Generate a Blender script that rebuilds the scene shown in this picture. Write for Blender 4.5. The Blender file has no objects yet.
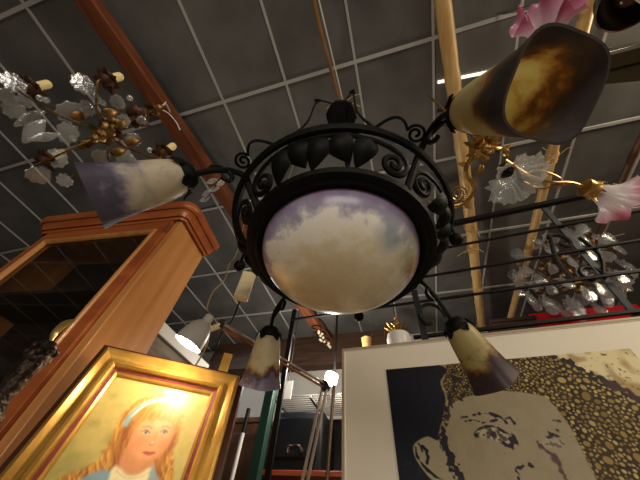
import bpy, bmesh, math, random
import numpy as np
from mathutils import Vector, Matrix
random.seed(4); rng = np.random.default_rng(4)
scene = bpy.context.scene
COL = scene.collection
PI = math.pi
def V(*a): return Vector(a)

# ------------------------------------------------------------------ camera, world, lights, exposure
CAM = V(0, 0, 0.95)                        # a low, seated viewpoint, looking up
FPX = 275.288
RM = Matrix(((0.96320036, 0.26098659, 0.06427334),
             (-0.16284367, 0.75687053, -0.63295256),
             (-0.21383872, 0.59919363, 0.77151798)))      # rows: camera right, down, forward in world axes
cd = bpy.data.cameras.new('camera'); cam = bpy.data.objects.new('camera', cd); COL.objects.link(cam)
cd.sensor_width = 36; cd.lens = FPX / 640 * 36; cd.clip_start = 0.02
r_, d_, f_ = RM[0], RM[1], RM[2]
mw = Matrix((r_, -d_, -f_)).transposed().to_4x4(); mw.translation = CAM
cam.matrix_world = mw; scene.camera = cam
def ray(px, py): return RM.transposed() @ V(px - 320, py - 240, FPX)
def Wz(px, py, z): d = ray(px, py); return CAM + d * (z / d.z)        # z above the eye
def Wy(px, py, y): d = ray(px, py); return CAM + d * (y / d.y)
def Wd(px, py, D): d = ray(px, py); return CAM + d.normalized() * D

vs = scene.view_settings
vs.view_transform = 'Standard'; vs.look = 'None'; vs.gamma = 1; vs.use_curve_mapping = False
vs.exposure = 0.0
w = bpy.data.worlds.new('world'); scene.world = w; w.use_nodes = True
w.node_tree.nodes['Background'].inputs[0].default_value = (0.6, 0.65, 0.75, 1)
w.node_tree.nodes['Background'].inputs[1].default_value = 0.05
def lamp(name, kind, loc, energy, color, rot=None, target=None, **k):
    l = bpy.data.lights.new(name, kind); o = bpy.data.objects.new(name, l); COL.objects.link(o)
    l.energy = energy; l.color = color; o.location = loc
    if target is not None: o.rotation_euler = (Vector(target) - Vector(loc)).to_track_quat('-Z', 'Y').to_euler()
    for a, b in k.items(): setattr(l, a, b)
    return o
lamp('rear_fill_light', 'AREA', (0.9, -3.1, 1.4), 66, (1.0, 0.92, 0.79), target=(0.0, 1.0, 1.9), shape='RECTANGLE', size=2.6, size_y=1.5)  # unseen area fill added before the solid rear wall; no window there
lamp('rear_ceiling_fill', 'AREA', (1.6, -1.2, 2.98), 16, (1.0, 0.84, 0.62), target=(1.4, -1.0, 0), shape='RECTANGLE', size=1.2, size_y=0.3)  # room fill added under the ceiling behind the viewer, no fitting
lamp('right_side_fill', 'AREA', (2.7, 0.3, 2.9), 46, (1.0, 0.84, 0.60), target=(-0.6, 0.5, 1.4), shape='RECTANGLE', size=1.0, size_y=0.4)  # warm fill added to brighten the cabinet's side, no fitting
lamp('far_cool_area_light', 'AREA', (-2.3, 2.6, 2.98), 7, (0.75, 0.85, 1.0), target=(-2.2, 2.4, 0), shape='RECTANGLE', size=0.6, size_y=0.6)  # unseen cool area light over the far left, no fitting

# ------------------------------------------------------------------ helpers
def tag(o, label=None, cat=None, group=None, kind=None):
    if label: o['label'] = label
    if cat: o['category'] = cat
    if group: o['group'] = group
    if kind: o['kind'] = kind
    return o
def thing(name, loc, label, cat, group=None):
    o = bpy.data.objects.new(name, None); COL.objects.link(o); o.location = loc; o.empty_display_size = 0.05
    return tag(o, label, cat, group)
class MB:
    def __init__(s): s.v = []; s.f = []
    def add(s, vs_, fs_):
        b = len(s.v); s.v += [Vector(p) for p in vs_]; s.f += [tuple(i + b for i in f) for f in fs_]; return s
    def box(s, c, size, R=None):
        c = Vector(c); hx, hy, hz = [k / 2 for k in size]; vv = []
        for x in (-hx, hx):
            for y in (-hy, hy):
                for z in (-hz, hz):
                    p = V(x, y, z); vv.append(c + (R @ p if R else p))
        return s.add(vv, [(0, 1, 3, 2), (4, 6, 7, 5), (0, 4, 5, 1), (2, 3, 7, 6), (0, 2, 6, 4), (1, 5, 7, 3)])
    def bar(s, a, b, wd, th, up=(0, 0, 1)):
        a = Vector(a); b = Vector(b); x = (b - a).normalized(); u = Vector(up); y = u.cross(x)
        if y.length < 1e-4: y = V(0, 1, 0).cross(x)
        y.normalize(); z = x.cross(y); R = Matrix((x, y, z)).transposed()
        return s.box((a + b) / 2, ((b - a).length, wd, th), R)
    def tube(s, pts, r, n=8, closed=False, cap=True, flat=1.0):
        pts = [Vector(p) for p in pts]; m = len(pts); rr = r if isinstance(r, (list, tuple)) else [r] * m
        T = []
        for i in range(m):
            if closed: t = pts[(i + 1) % m] - pts[i - 1]
            else: t = pts[min(i + 1, m - 1)] - pts[max(i - 1, 0)]
            T.append(t.normalized() if t.length > 1e-9 else V(0, 0, 1))
        u = T[0].orthogonal().normalized() if abs(T[0].z) > 0.95 else V(0, 0, 1).cross(T[0]).normalized()
        vv = []
        for i in range(m):
            u = (u - T[i] * u.dot(T[i])); u = u.normalized() if u.length > 1e-6 else T[i].orthogonal().normalized()
            w_ = T[i].cross(u)
            for k in range(n):
                a = 2 * PI * (k + .5) / n; vv.append(pts[i] + (u * math.cos(a) * flat + w_ * math.sin(a)) * rr[i])
        ff = []
        for i in range(m if closed else m - 1):
            j = (i + 1) % m
            for k in range(n): ff.append((i * n + k, i * n + (k + 1) % n, j * n + (k + 1) % n, j * n + k))
        if cap and not closed: ff += [tuple(range(n - 1, -1, -1)), tuple((m - 1) * n + k for k in range(n))]
        return s.add(vv, ff)
    def lathe(s, prof, c=(0, 0, 0), axis=(0, 0, 1), n=48, mod=None, closed=False):
        c = Vector(c); q = V(0, 0, 1).rotation_difference(Vector(axis).normalized()); vv = []; ff = []; m = len(prof)
        for i, (r, z) in enumerate(prof):
            for k in range(n):
                a = 2 * PI * k / n; R = r * (mod(a, i / (m - 1)) if mod else 1)
                vv.append(c + q @ V(R * math.cos(a), R * math.sin(a), z))
        for i in range(m if closed else m - 1):
            j = (i + 1) % m
            for k in range(n): ff.append((i * n + k, i * n + (k + 1) % n, j * n + (k + 1) % n, j * n + k))
        if not closed:
            if prof[0][0] > 1e-6: ff.append(tuple(range(n - 1, -1, -1)))
            if prof[-1][0] > 1e-6: ff.append(tuple((m - 1) * n + k for k in range(n)))
        return s.add(vv, ff)
    def ball(s, c, r, sc=(1, 1, 1), n=16, bump=0):
        pr = []; m = n // 2 + 1; b = len(s.v)
        s.lathe([(max(r * math.sin(PI * i / m), 1e-5), -r * math.cos(PI * i / m)) for i in range(m + 1)], (0, 0, 0), n=n)
        for i in range(b, len(s.v)):
            p = s.v[i]; k = 1 + bump * math.sin(p.x / r * 5 + 1) * math.sin(p.y / r * 4.3) * math.sin(p.z / r * 5.7)
            s.v[i] = Vector(c) + V(p.x * sc[0], p.y * sc[1], p.z * sc[2]) * k
        return s
    def sheet(s, fn, nu, nv, th=0.0):
        P = [[Vector(fn(i / nu, j / nv)) for j in range(nv + 1)] for i in range(nu + 1)]; N = (nv + 1)
        vv = [P[i][j] for i in range(nu + 1) for j in range(nv + 1)]
        ff = [(i * N + j, (i + 1) * N + j, (i + 1) * N + j + 1, i * N + j + 1) for i in range(nu) for j in range(nv)]
        if th:
            nn = []
            for i in range(nu + 1):
                for j in range(nv + 1):
                    a = P[min(i + 1, nu)][j] - P[max(i - 1, 0)][j]; b = P[i][min(j + 1, nv)] - P[i][max(j - 1, 0)]
                    n_ = a.cross(b); nn.append(n_.normalized() if n_.length > 1e-12 else V(0, 0, 1))
            B = len(vv); vv = vv + [vv[k] - nn[k] * th for k in range(B)]
            ff = ff + [tuple(B + k for k in reversed(f)) for f in ff]
            rim = [i * N for i in range(nu + 1)] + [nu * N + j for j in range(1, nv + 1)] + [i * N + nv for i in range(nu - 1, -1, -1)] + [j for j in range(nv - 1, 0, -1)]
            for a, b in zip(rim, rim[1:] + rim[:1]): ff.append((b, a, B + a, B + b))
        return s.add(vv, ff)
    def loop(s, prof, rect, fr):
        # mitred moulding round a rectangle: prof = (inset, height); rect = (u0, v0, u1, v1); fr(u, v, h) -> point
        u0, v0, u1, v1 = rect; vv = []; m = len(prof)
        for (i, h) in prof: vv += [fr(u0 + i, v0 + i, h), fr(u1 - i, v0 + i, h), fr(u1 - i, v1 - i, h), fr(u0 + i, v1 - i, h)]
        ff = []
        for a in range(m):
            b = (a + 1) % m
            for k in range(4): ff.append((a * 4 + k, a * 4 + (k + 1) % 4, b * 4 + (k + 1) % 4, b * 4 + k))
        return s.add(vv, ff)
    def build(s, name, m, parent=None, bevel=0, ang=0.7, smooth=True, world=True):
        me = bpy.data.meshes.new(name); off = Vector((0, 0, 0))
        if parent is not None and world:
            p = parent
            while p: off += p.location; p = p.parent
        me.from_pydata([v - off for v in s.v], [], s.f)
        bm = bmesh.new(); bm.from_mesh(me); bmesh.ops.remove_doubles(bm, verts=bm.verts, dist=1e-6); bmesh.ops.recalc_face_normals(bm, faces=bm.faces); bm.to_mesh(me); bm.free()
        if smooth:
            me.polygons.foreach_set('use_smooth', [True] * len(me.polygons)); me.set_sharp_from_angle(angle=ang)
        me.materials.append(m)
        o = bpy.data.objects.new(name, me); COL.objects.link(o)
        if parent is not None: o.parent = parent
        if bevel:
            b = o.modifiers.new('bevel', 'BEVEL'); b.width = bevel; b.segments = 2; b.limit_method = 'ANGLE'
        return o
def smooth_path(P, k=6, closed=False):
    P = [Vector(p) for p in P]; out = []; n = len(P)
    for i in range(n if closed else n - 1):
        p0 = P[(i - 1) % n] if closed or i > 0 else P[0] * 2 - P[1]; p1 = P[i]; p2 = P[(i + 1) % n]
        p3 = P[(i + 2) % n] if closed or i < n - 2 else P[-1] * 2 - P[-2]
        for j in range(k):
            t = j / k
            out.append(0.5 * ((2 * p1) + (p2 - p0) * t + (2 * p0 - 5 * p1 + 4 * p2 - p3) * t * t + (3 * p1 - p0 - 3 * p2 + p3) * t ** 3))
    if not closed: out.append(P[-1])
    return out

# ------------------------------------------------------------------ materials
def lin(c):
    return tuple(((x / 255) / 12.92 if x / 255 <= 0.04045 else ((x / 255 + 0.055) / 1.055) ** 2.4) for x in c)
def mat(name, col, rough=0.5, metal=0.0, spec=0.5, var=0.0, scale=8.0, bump=0.0, stretch=(1, 1, 1), col2=None, trans=0.0, ior=1.45, coat=0.0, detail=4):
    m = bpy.data.materials.new(name); m.use_nodes = True; nt = m.node_tree; b = nt.nodes['Principled BSDF']
    c = lin(col)
    b.inputs['Base Color'].default_value = (*c, 1); b.inputs['Roughness'].default_value = rough; b.inputs['Metallic'].default_value = metal
    b.inputs['Specular IOR Level'].default_value = spec; b.inputs['Transmission Weight'].default_value = trans; b.inputs['IOR'].default_value = ior
    b.inputs['Coat Weight'].default_value = coat
    if var or bump or col2:
        tc = nt.nodes.new('ShaderNodeTexCoord'); mp = nt.nodes.new('ShaderNodeMapping'); mp.inputs['Scale'].default_value = stretch
        nz = nt.nodes.new('ShaderNodeTexNoise'); nz.inputs['Scale'].default_value = scale; nz.inputs['Detail'].default_value = detail
        nt.links.new(tc.outputs['Object'], mp.inputs[0]); nt.links.new(mp.outputs[0], nz.inputs['Vector'])
        cr = nt.nodes.new('ShaderNodeValToRGB')
        a = lin(col2) if col2 else tuple(x * (1 - var) for x in c)
        d = c if col2 else tuple(min(1, x * (1 + var)) for x in c)
        cr.color_ramp.elements[0].position = 0.35; cr.color_ramp.elements[1].position = 0.65
        cr.color_ramp.elements[0].color = (*a, 1); cr.color_ramp.elements[1].color = (*d, 1)
        nt.links.new(nz.outputs['Fac'], cr.inputs[0]); nt.links.new(cr.outputs[0], b.inputs['Base Color'])
        if bump:
            bp = nt.nodes.new('ShaderNodeBump'); bp.inputs['Strength'].default_value = bump; bp.inputs['Distance'].default_value = 0.01
            nt.links.new(nz.outputs['Fac'], bp.inputs['Height']); nt.links.new(bp.outputs[0], b.inputs['Normal'])
    return m
def emis(name, col, s):
    m = bpy.data.materials.new(name); m.use_nodes = True; b = m.node_tree.nodes['Principled BSDF']
    b.inputs['Base Color'].default_value = (*lin(col), 1); b.inputs['Emission Color'].default_value = (*lin(col), 1); b.inputs['Emission Strength'].default_value = s
    return m
def attr_mat(name, rough=0.5, spec=0.4, metal=0.0, bump=0.0, bscale=200):
    m = bpy.data.materials.new(name); m.use_nodes = True; nt = m.node_tree; b = nt.nodes['Principled BSDF']
    a = nt.nodes.new('ShaderNodeAttribute'); a.attribute_name = 'paint'
    nt.links.new(a.outputs['Color'], b.inputs['Base Color']); b.inputs['Roughness'].default_value = rough; b.inputs['Specular IOR Level'].default_value = spec; b.inputs['Metallic'].default_value = metal
    if bump:
        tc = nt.nodes.new('ShaderNodeTexCoord'); nz = nt.nodes.new('ShaderNodeTexNoise'); nz.inputs['Scale'].default_value = bscale
        bp = nt.nodes.new('ShaderNodeBump'); bp.inputs['Strength'].default_value = bump; bp.inputs['Distance'].default_value = 0.002
        nt.links.new(tc.outputs['Object'], nz.inputs['Vector']); nt.links.new(nz.outputs['Fac'], bp.inputs['Height']); nt.links.new(bp.outputs[0], b.inputs['Normal'])
    return m
def glass_paste(name, stops, length, rough=0.35, trans=0.35, nscale=14, warp=0.5, spots=None):
    """marbled art glass: colour bands run along the object's own Z axis, warped by noise"""
    m = bpy.data.materials.new(name); m.use_nodes = True; nt = m.node_tree; L = nt.links; b = nt.nodes['Principled BSDF']; out = nt.nodes['Material Output']
    tc = nt.nodes.new('ShaderNodeTexCoord'); sp = nt.nodes.new('ShaderNodeSeparateXYZ'); L.new(tc.outputs['Object'], sp.inputs[0])
    nz = nt.nodes.new('ShaderNodeTexNoise'); nz.inputs['Scale'].default_value = nscale; nz.inputs['Detail'].default_value = 5; nz.inputs['Roughness'].default_value = 0.6; L.new(tc.outputs['Object'], nz.inputs['Vector'])
    dv = nt.nodes.new('ShaderNodeMath'); dv.operation = 'DIVIDE'; dv.inputs[1].default_value = length; L.new(sp.outputs['Z'], dv.inputs[0])
    sb = nt.nodes.new('ShaderNodeMath'); sb.operation = 'SUBTRACT'; sb.inputs[1].default_value = 0.5; L.new(nz.outputs['Fac'], sb.inputs[0])
    ml = nt.nodes.new('ShaderNodeMath'); ml.operation = 'MULTIPLY_ADD'; ml.inputs[1].default_value = warp; L.new(sb.outputs[0], ml.inputs[0]); L.new(dv.outputs[0], ml.inputs[2])
    cr = nt.nodes.new('ShaderNodeValToRGB'); L.new(ml.outputs[0], cr.inputs[0])
    while len(cr.color_ramp.elements) < len(stops): cr.color_ramp.elements.new(0.5)
    for e, (p, c) in zip(cr.color_ramp.elements, stops): e.position = p; e.color = (*lin(c), 1)
    colour = cr.outputs[0]
    if spots:                                   # a few enamel patches of their own: (x, y, z, radius, colour)
        for (x, y, z, rad, c) in spots:
            vd = nt.nodes.new('ShaderNodeVectorMath'); vd.operation = 'DISTANCE'; vd.inputs[1].default_value = (x, y, z); L.new(tc.outputs['Object'], vd.inputs[0])
            ad = nt.nodes.new('ShaderNodeMath'); ad.operation = 'MULTIPLY_ADD'; ad.inputs[1].default_value = -0.05; L.new(sb.outputs[0], ad.inputs[0]); L.new(vd.outputs['Value'], ad.inputs[2])
            mr = nt.nodes.new('ShaderNodeMapRange'); mr.inputs[1].default_value = rad * 0.3; mr.inputs[2].default_value = rad; mr.inputs[3].default_value = 0.85; mr.inputs[4].default_value = 0; L.new(ad.outputs[0], mr.inputs[0])
            mx = nt.nodes.new('ShaderNodeMix'); mx.data_type = 'RGBA'; L.new(mr.outputs[0], mx.inputs[0]); L.new(colour, mx.inputs[6]); mx.inputs[7].default_value = (*lin(c), 1); colour = mx.outputs[2]
    L.new(colour, b.inputs['Base Color']); b.inputs['Roughness'].default_value = rough; b.inputs['Specular IOR Level'].default_value = 0.5
    if trans:
        tr = nt.nodes.new('ShaderNodeBsdfTranslucent'); L.new(colour, tr.inputs['Color'])
        ms = nt.nodes.new('ShaderNodeMixShader'); ms.inputs[0].default_value = trans; L.new(b.outputs[0], ms.inputs[1]); L.new(tr.outputs[0], ms.inputs[2]); L.new(ms.outputs[0], out.inputs['Surface'])
    return m
IRON = mat('black_wrought_iron', (13, 12, 11), 0.55, 0.0, 0.13, var=0.25, scale=60, bump=0.15)
IRON2 = mat('black_painted_iron', (15, 14, 14), 0.55, 0.0, 0.25, var=0.2, scale=40)
GREYIRON = mat('grey_iron', (48, 50, 54), 0.5, 0.2, 0.3, var=0.2, scale=30)
TILE = mat('dark_grey_ceiling_tile', (104, 101, 97), 0.6, 0, 0.3, col2=(76, 74, 72), scale=2.2, bump=0.05, detail=8)
TBAR = mat('ceiling_grid_bar', (168, 165, 160), 0.5, 0, 0.4)
CHERRY = mat('cherry_wood', (198, 138, 80), 0.32, 0, 0.5, col2=(180, 118, 64), scale=3, stretch=(6, 6, 0.5), bump=0.02, coat=0.2)
CHERRYH = mat('cherry_wood_moulding', (168, 92, 48), 0.3, 0, 0.5, col2=(146, 74, 38), scale=3, stretch=(0.7, 6, 6), coat=0.2)
BEAMW = mat('red_brown_beam_wood', (122, 70, 44), 0.6, 0, 0.2, col2=(96, 52, 32), scale=5, stretch=(6, 0.5, 6), bump=0.1)
DARKW = mat('dark_brown_wood', (78, 56, 42), 0.6, 0, 0.3, col2=(58, 40, 30), scale=5, stretch=(0.6, 5, 5), bump=0.1)
BROWNW = mat('brown_panel_wood', (92, 62, 42), 0.55, 0, 0.3, col2=(72, 46, 32), scale=4, stretch=(5, 5, 0.5))
BAMBOO = mat('bamboo', (212, 176, 116), 0.4, 0, 0.5, col2=(190, 148, 90), scale=5, stretch=(8, 0.8, 8))
RAFFIA = mat('raffia', (206, 172, 116), 0.8, 0, 0.2, var=0.2, scale=60)
GOLD = mat('gilt_metal', (168, 130, 70), 0.32, 0.85, 0.5, var=0.35, scale=30)
DARKGOLD = mat('aged_gilt_metal', (112, 84, 48), 0.38, 0.8, 0.5, var=0.6, scale=40)
LEAFBROWN = mat('brown_tole_leaf', (74, 48, 32), 0.5, 0.4, 0.4, var=0.3, scale=30)
SLEEVE = mat('cream_candle_sleeve', (226, 206, 150), 0.5, 0, 0.4)
def cut_glass(name, body, edge, rough):
    m = bpy.data.materials.new(name); m.use_nodes = True; nt = m.node_tree; L = nt.links; nt.nodes.remove(nt.nodes['Principled BSDF']); out = nt.nodes['Material Output']
    tp = nt.nodes.new('ShaderNodeBsdfTransparent'); tp.inputs[0].default_value = (.9, .92, .93, 1)
    gl_ = nt.nodes.new('ShaderNodeBsdfGlossy'); gl_.inputs['Color'].default_value = (.95, .96, .97, 1); gl_.inputs['Roughness'].default_value = rough
    df = nt.nodes.new('ShaderNodeBsdfTranslucent'); df.inputs['Color'].default_value = (.86, .87, .88, 1)
    d2 = nt.nodes.new('ShaderNodeBsdfDiffuse'); d2.inputs['Color'].default_value = (.86, .87, .88, 1)
    tc = nt.nodes.new('ShaderNodeTexCoord'); nz = nt.nodes.new('ShaderNodeTexNoise'); nz.inputs['Scale'].default_value = 90; L.new(tc.outputs['Object'], nz.inputs['Vector'])
    bp = nt.nodes.new('ShaderNodeBump'); bp.inputs['Strength'].default_value = .7; bp.inputs['Distance'].default_value = .004; L.new(nz.outputs['Fac'], bp.inputs['Height']); L.new(bp.outputs[0], gl_.inputs['Normal'])
    lw = nt.nodes.new('ShaderNodeLayerWeight'); lw.inputs['Blend'].default_value = .35; L.new(bp.outputs[0], lw.inputs['Normal'])
    ma = nt.nodes.new('ShaderNodeMath'); ma.operation = 'MULTIPLY_ADD'; ma.inputs[1].default_value = edge; ma.inputs[2].default_value = .10; ma.use_clamp = True; L.new(lw.outputs['Facing'], ma.inputs[0])
    a = nt.nodes.new('ShaderNodeMixShader'); L.new(ma.outputs[0], a.inputs[0]); L.new(tp.outputs[0], a.inputs[1]); L.new(gl_.outputs[0], a.inputs[2])
    ad = nt.nodes.new('ShaderNodeMixShader'); ad.inputs[0].default_value = .5; L.new(df.outputs[0], ad.inputs[1]); L.new(d2.outputs[0], ad.inputs[2])
    b_ = nt.nodes.new('ShaderNodeMixShader'); b_.inputs[0].default_value = body; L.new(a.outputs[0], b_.inputs[1]); L.new(ad.outputs[0], b_.inputs[2]); L.new(b_.outputs[0], out.inputs['Surface'])
    return m
CRYSTAL = cut_glass('crystal_glass', .10, .9, .08)
CRYSTALR = cut_glass('frosted_crystal_glass', .20, .9, .18)
GFRAME = mat('gold_frame_wood', (200, 156, 76), 0.3, 0.4, 0.5, col2=(180, 134, 56), scale=6, stretch=(3, 3, 3), bump=0.03)
REDLINER = mat('dark_red_liner', (112, 28, 10), 0.6)
PINE = mat('yellow_pine', (214, 168, 78), 0.5, 0, 0.4, col2=(194, 144, 58), scale=5, stretch=(6, 6, 0.5))
LAMPGREY = mat('grey_lamp_enamel', (176, 170, 162), 0.4, 0, 0.5)
LAMPWHITE = mat('white_lamp_inside', (245, 242, 235), 0.5)
CHROME = mat('chrome', (200, 196, 190), 0.15, 1.0)
STEEL = mat('brushed_steel_tube', (196, 184, 172), 0.28, 0.9)
COPPER = mat('copper_coloured_tube', (178, 122, 88), 0.3, 0.9)
MATW = mat('cream_mount_board', (218, 210, 194), 0.6, 0, 0.3, var=0.03, scale=4)
BRONZE = mat('dark_bronze', (62, 44, 30), 0.42, 0.6, 0.5, col2=(24, 17, 13), scale=55, bump=1.0)
BRASS = mat('pale_brass', (196, 170, 104), 0.35, 0.8)
WALLW = mat('off_white_wall', (176, 172, 164), 0.8, 0, 0.2, var=0.06, scale=3)
FLOORM = mat('grey_shop_floor', (150, 142, 130), 0.5, 0, 0.4, var=0.1, scale=4)
WHITEP = mat('white_paint', (206, 202, 194), 0.5)
GREYB = mat('weathered_grey_board', (136, 124, 110), 0.8, 0, 0.2, col2=(104, 92, 80), scale=5, stretch=(6, 1, 6))
GREENP = mat('dark_green_paint', (16, 58, 46), 0.5)
NAVYP = mat('near_black_navy', (11, 12, 17), 0.5)
ORANGEW = mat('orange_red_wood', (150, 70, 40), 0.5, 0, 0.4, col2=(120, 50, 30), scale=5, stretch=(0.6, 5, 5))
CREAMP = mat('cream_plastic', (222, 204, 168), 0.5)
CABLE = mat('beige_cable', (120, 108, 84), 0.6)
CABLED = mat('black_cable', (30, 29, 30), 0.6)
WHITEGLASS = mat('white_opal_glass', (226, 222, 214), 0.3)
REDB = mat('red_fabric', (196, 30, 38), 0.7, 0, 0.2, var=0.15, scale=9)
MIRROR = mat('glossy_dark_reflector', (120, 118, 118), 0.3, 0.6, 0.5)
CLOTH = mat('patterned_bronze_robe', (150, 132, 98), 0.5, 0.3, 0.4, col2=(84, 68, 48), scale=120)
FLOWERW = mat('white_wood_flower', (226, 212, 186), 0.6)

def structure(name, mb, m, **k):
    o = mb.build(name, m, **k); o['kind'] = 'structure'; return o

# ------------------------------------------------------------------ the room shell
H = 2.1; CZ = CAM.z + H                                         # ceiling height
X0, X1, Y0, Y1 = -6.2, 4.2, -3.4, 3.46
structure('floor', MB().box(((X0 + X1) / 2, (Y0 + Y1) / 2, -0.05), (X1 - X0 + .4, Y1 - Y0 + .4, 0.1)), FLOORM, smooth=False)
structure('ceiling', MB().box(((X0 + X1) / 2, (Y0 + Y1) / 2, CZ + 0.05), (X1 - X0 + .4, Y1 - Y0 + .4, 0.1)), TILE, smooth=False)
structure('wall_left', MB().box((X0 - .05, (Y0 + Y1) / 2, CZ / 2), (.1, Y1 - Y0, CZ)), WALLW, smooth=False)
structure('wall_right', MB().box((X1 + .05, (Y0 + Y1) / 2, CZ / 2), (.1, Y1 - Y0, CZ)), WALLW, smooth=False)
structure('wall_back', MB().box(((X0 + X1) / 2, Y1 + .05, CZ / 2), (X1 - X0, .1, CZ)), WALLW, smooth=False)
structure('wall_front', MB().box(((X0 + X1) / 2, Y0 - .05, CZ / 2), (X1 - X0, .1, CZ)), WALLW, smooth=False)
g = MB(); DX = 0.2255 * H; DY = 0.381 * H
k0 = math.ceil((X0 - .0125 * H) / DX)
x = .0125 * H + k0 * DX
while x < X1: g.box((x, (Y0 + Y1) / 2, CZ - .004), (.015, Y1 - Y0, .012)); x += DX
y = .1197 * H - 5 * DY
while y < Y1:
    if y > Y0: g.box(((X0 + X1) / 2, y, CZ - .005), (X1 - X0, .021, .012))
    y += DY
structure('trim_1', g, TBAR, smooth=False)
o = structure('trim_2', MB().box((-1.3, Y1 - .09, CAM.z + 1.90), (2.7, .18, .40)), DARKW, bevel=.01)

# ------------------------------------------------------------------ wrought iron chandelier
CX, CY = -0.111, 0.472
ZH = 0.615 + CAM.z; ZR = 0.525 + CAM.z
def cyl(az, r, z): a = math.radians(az); return V(CX + r * math.cos(a), CY + r * math.sin(a), z)
ch = thing('iron_chandelier', (CX, CY, ZR), 'large black wrought iron chandelier with marbled glass bowl and four tulip shades', 'chandelier')
RH = 0.294
MB().tube([cyl(k * 5, RH, ZH) for k in range(72)], 0.0112, 8, closed=True).build('hoop', IRON, ch)
MB().lathe([(.199, .001), (.206, -.005), (.214, -.008), (.222, -.004), (.228, -.006), (.238, -.003), (.243, .008), (.239, .018), (.216, .020), (.199, .014)], (CX, CY, ZR), n=96, closed=True).build('bowl_ring', IRON, ch)
BD = .106
pr = [(max(.1985 * math.sin(t), 1e-4), -BD * math.cos(t)) for t in [PI / 2 * i / 26 for i in range(27)]]
pr = pr + [(.1955, .012), (.1915, .012)] + [(max(.1925 * math.sin(t), 1e-4), -(BD - .006) * math.cos(t)) for t in [PI / 2 * i / 26 for i in range(26, -1, -1)]]
bowlm = glass_paste('mauve_cream_marbled_bowl_glass', [(0.0, (220, 202, 168)), (.16, (228, 214, 184)), (.32, (240, 234, 222)), (.44, (238, 234, 228)), (.52, (198, 192, 200)), (.62, (158, 150, 174)), (1.0, (128, 108, 140))], -BD * 1.0, rough=.24, trans=0.0, nscale=24, warp=.5,  # tan base stops put the warm lamplight on the underside into the colour
    spots=[(-.165, .0, -.055, .05, (176, 132, 62)), (-.17, .045, -.05, .045, (128, 150, 84)), (.13, -.09, -.055, .05, (148, 160, 168)), (.16, -.03, -.05, .045, (160, 160, 130)), (.17, .02, -.05, .04, (158, 116, 70))])
# bands run from the rim (z = 0) down to the base (z = -BD); reverse so that the rim is mauve
nt = bowlm.node_tree
for n in nt.nodes:
    if n.type == 'MATH' and n.operation == 'DIVIDE':
        n.inputs[1].default_value = BD
    if n.type == 'MATH' and n.operation == 'MULTIPLY_ADD' and abs(n.inputs[1].default_value - .5) < 1e-6:
        add = nt.nodes.new('ShaderNodeMath'); add.operation = 'ADD'; add.inputs[1].default_value = 1.0
        cr = [q for q in nt.nodes if q.type == 'VALTORGB'][0]
        n.inputs[1].default_value = .75
        nt.links.new(n.outputs[0], add.inputs[0]); nt.links.new(add.outputs[0], cr.inputs[0])
MB().lathe(pr, (CX, CY, ZR), n=96).build('glass_bowl', bowlm, ch)

def band(az, v):   # a point on the sloping band between the bowl ring and the hoop
    return cyl(az, .238 + (RH - .238) * v, ZR + .016 + (ZH - ZR - .016) * v)
def leaf(mb, base, tip, nrm, wd, cup=.3, th=.004):
    base = Vector(base); tip = Vector(tip); x = tip - base; L = x.length; x.normalize(); n_ = Vector(nrm); y = n_.cross(x).normalized(); n_ = x.cross(y)
    def fn(u, v):
        s = math.sin(PI * min(1, max(0, u)) ** .62) ** .85 * wd / 2 + 1e-4
        t = (v - .5) * 2
        return base + x * L * u + y * s * t + n_ * (cup * s * (1 - t * t) + .12 * L * math.sin(PI * u))
    mb.sheet(fn, 10, 6, th)
for q, mid in enumerate((274.5, 4, 91, 181)):
    half = 45 - 7
    def sc_pts(side):
        pts = []
        c0 = mid + side * (half - 3.0); R0 = .037
        for i in range(50):
            t = i / 49; a = -PI * .5 * 1 + (1 - t) * PI * 3.5; r = .004 + (R0 - .004) * t
            du = math.cos(a + PI) * r * (-side); dv = -math.sin(a) * r
            pts.append((c0 + math.degrees(du / .262), .37 + dv / .118))
        return pts
    a, b = sc_pts(-1), sc_pts(1)
    top = []
    ea, eb = a[-1], b[-1]
    for i in range(1, 16):
        t = i / 16; top.append((ea[0] + (eb[0] - ea[0]) * t, ea[1] + .13 * math.sin(PI * t) ** .6))
    path = [band(*p) for p in a + top + b[::-1]]
    sc = MB().tube(path, .0072, 6, flat=.75).build('scroll', IRON, ch)
    for j, (off, tilt) in enumerate(((-21, -.30), (-11, .10), (-2, -.22), (9, .22), (19, -.15))):
        mb = MB()
        A = band(mid + off - tilt * 16, .80); B = band(mid + off + tilt * 20, -.02 + .12 * (j % 2)); nrm = (A - V(CX, CY, A.z)).normalized() + V(0, 0, -.75 - .3 * (j % 2))
        leaf(mb, A, B, nrm, .062 if j % 2 else .054, .42)
        mb.tube(smooth_path([band(mid + off * .4, 1.0), band(mid + off * .7, .9), A], 4), .0022, 5)
        mb.build('leaf', IRON, sc)
for az in (90, 181, 4):
    mb = MB().ball(cyl(az, .290, .545 + CAM.z), .0165)
    mb.tube([cyl(az, RH, ZH), cyl(az, .292, .56 + CAM.z)], .004, 6)
    mb.build('finial_ball', IRON, ch)

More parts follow.
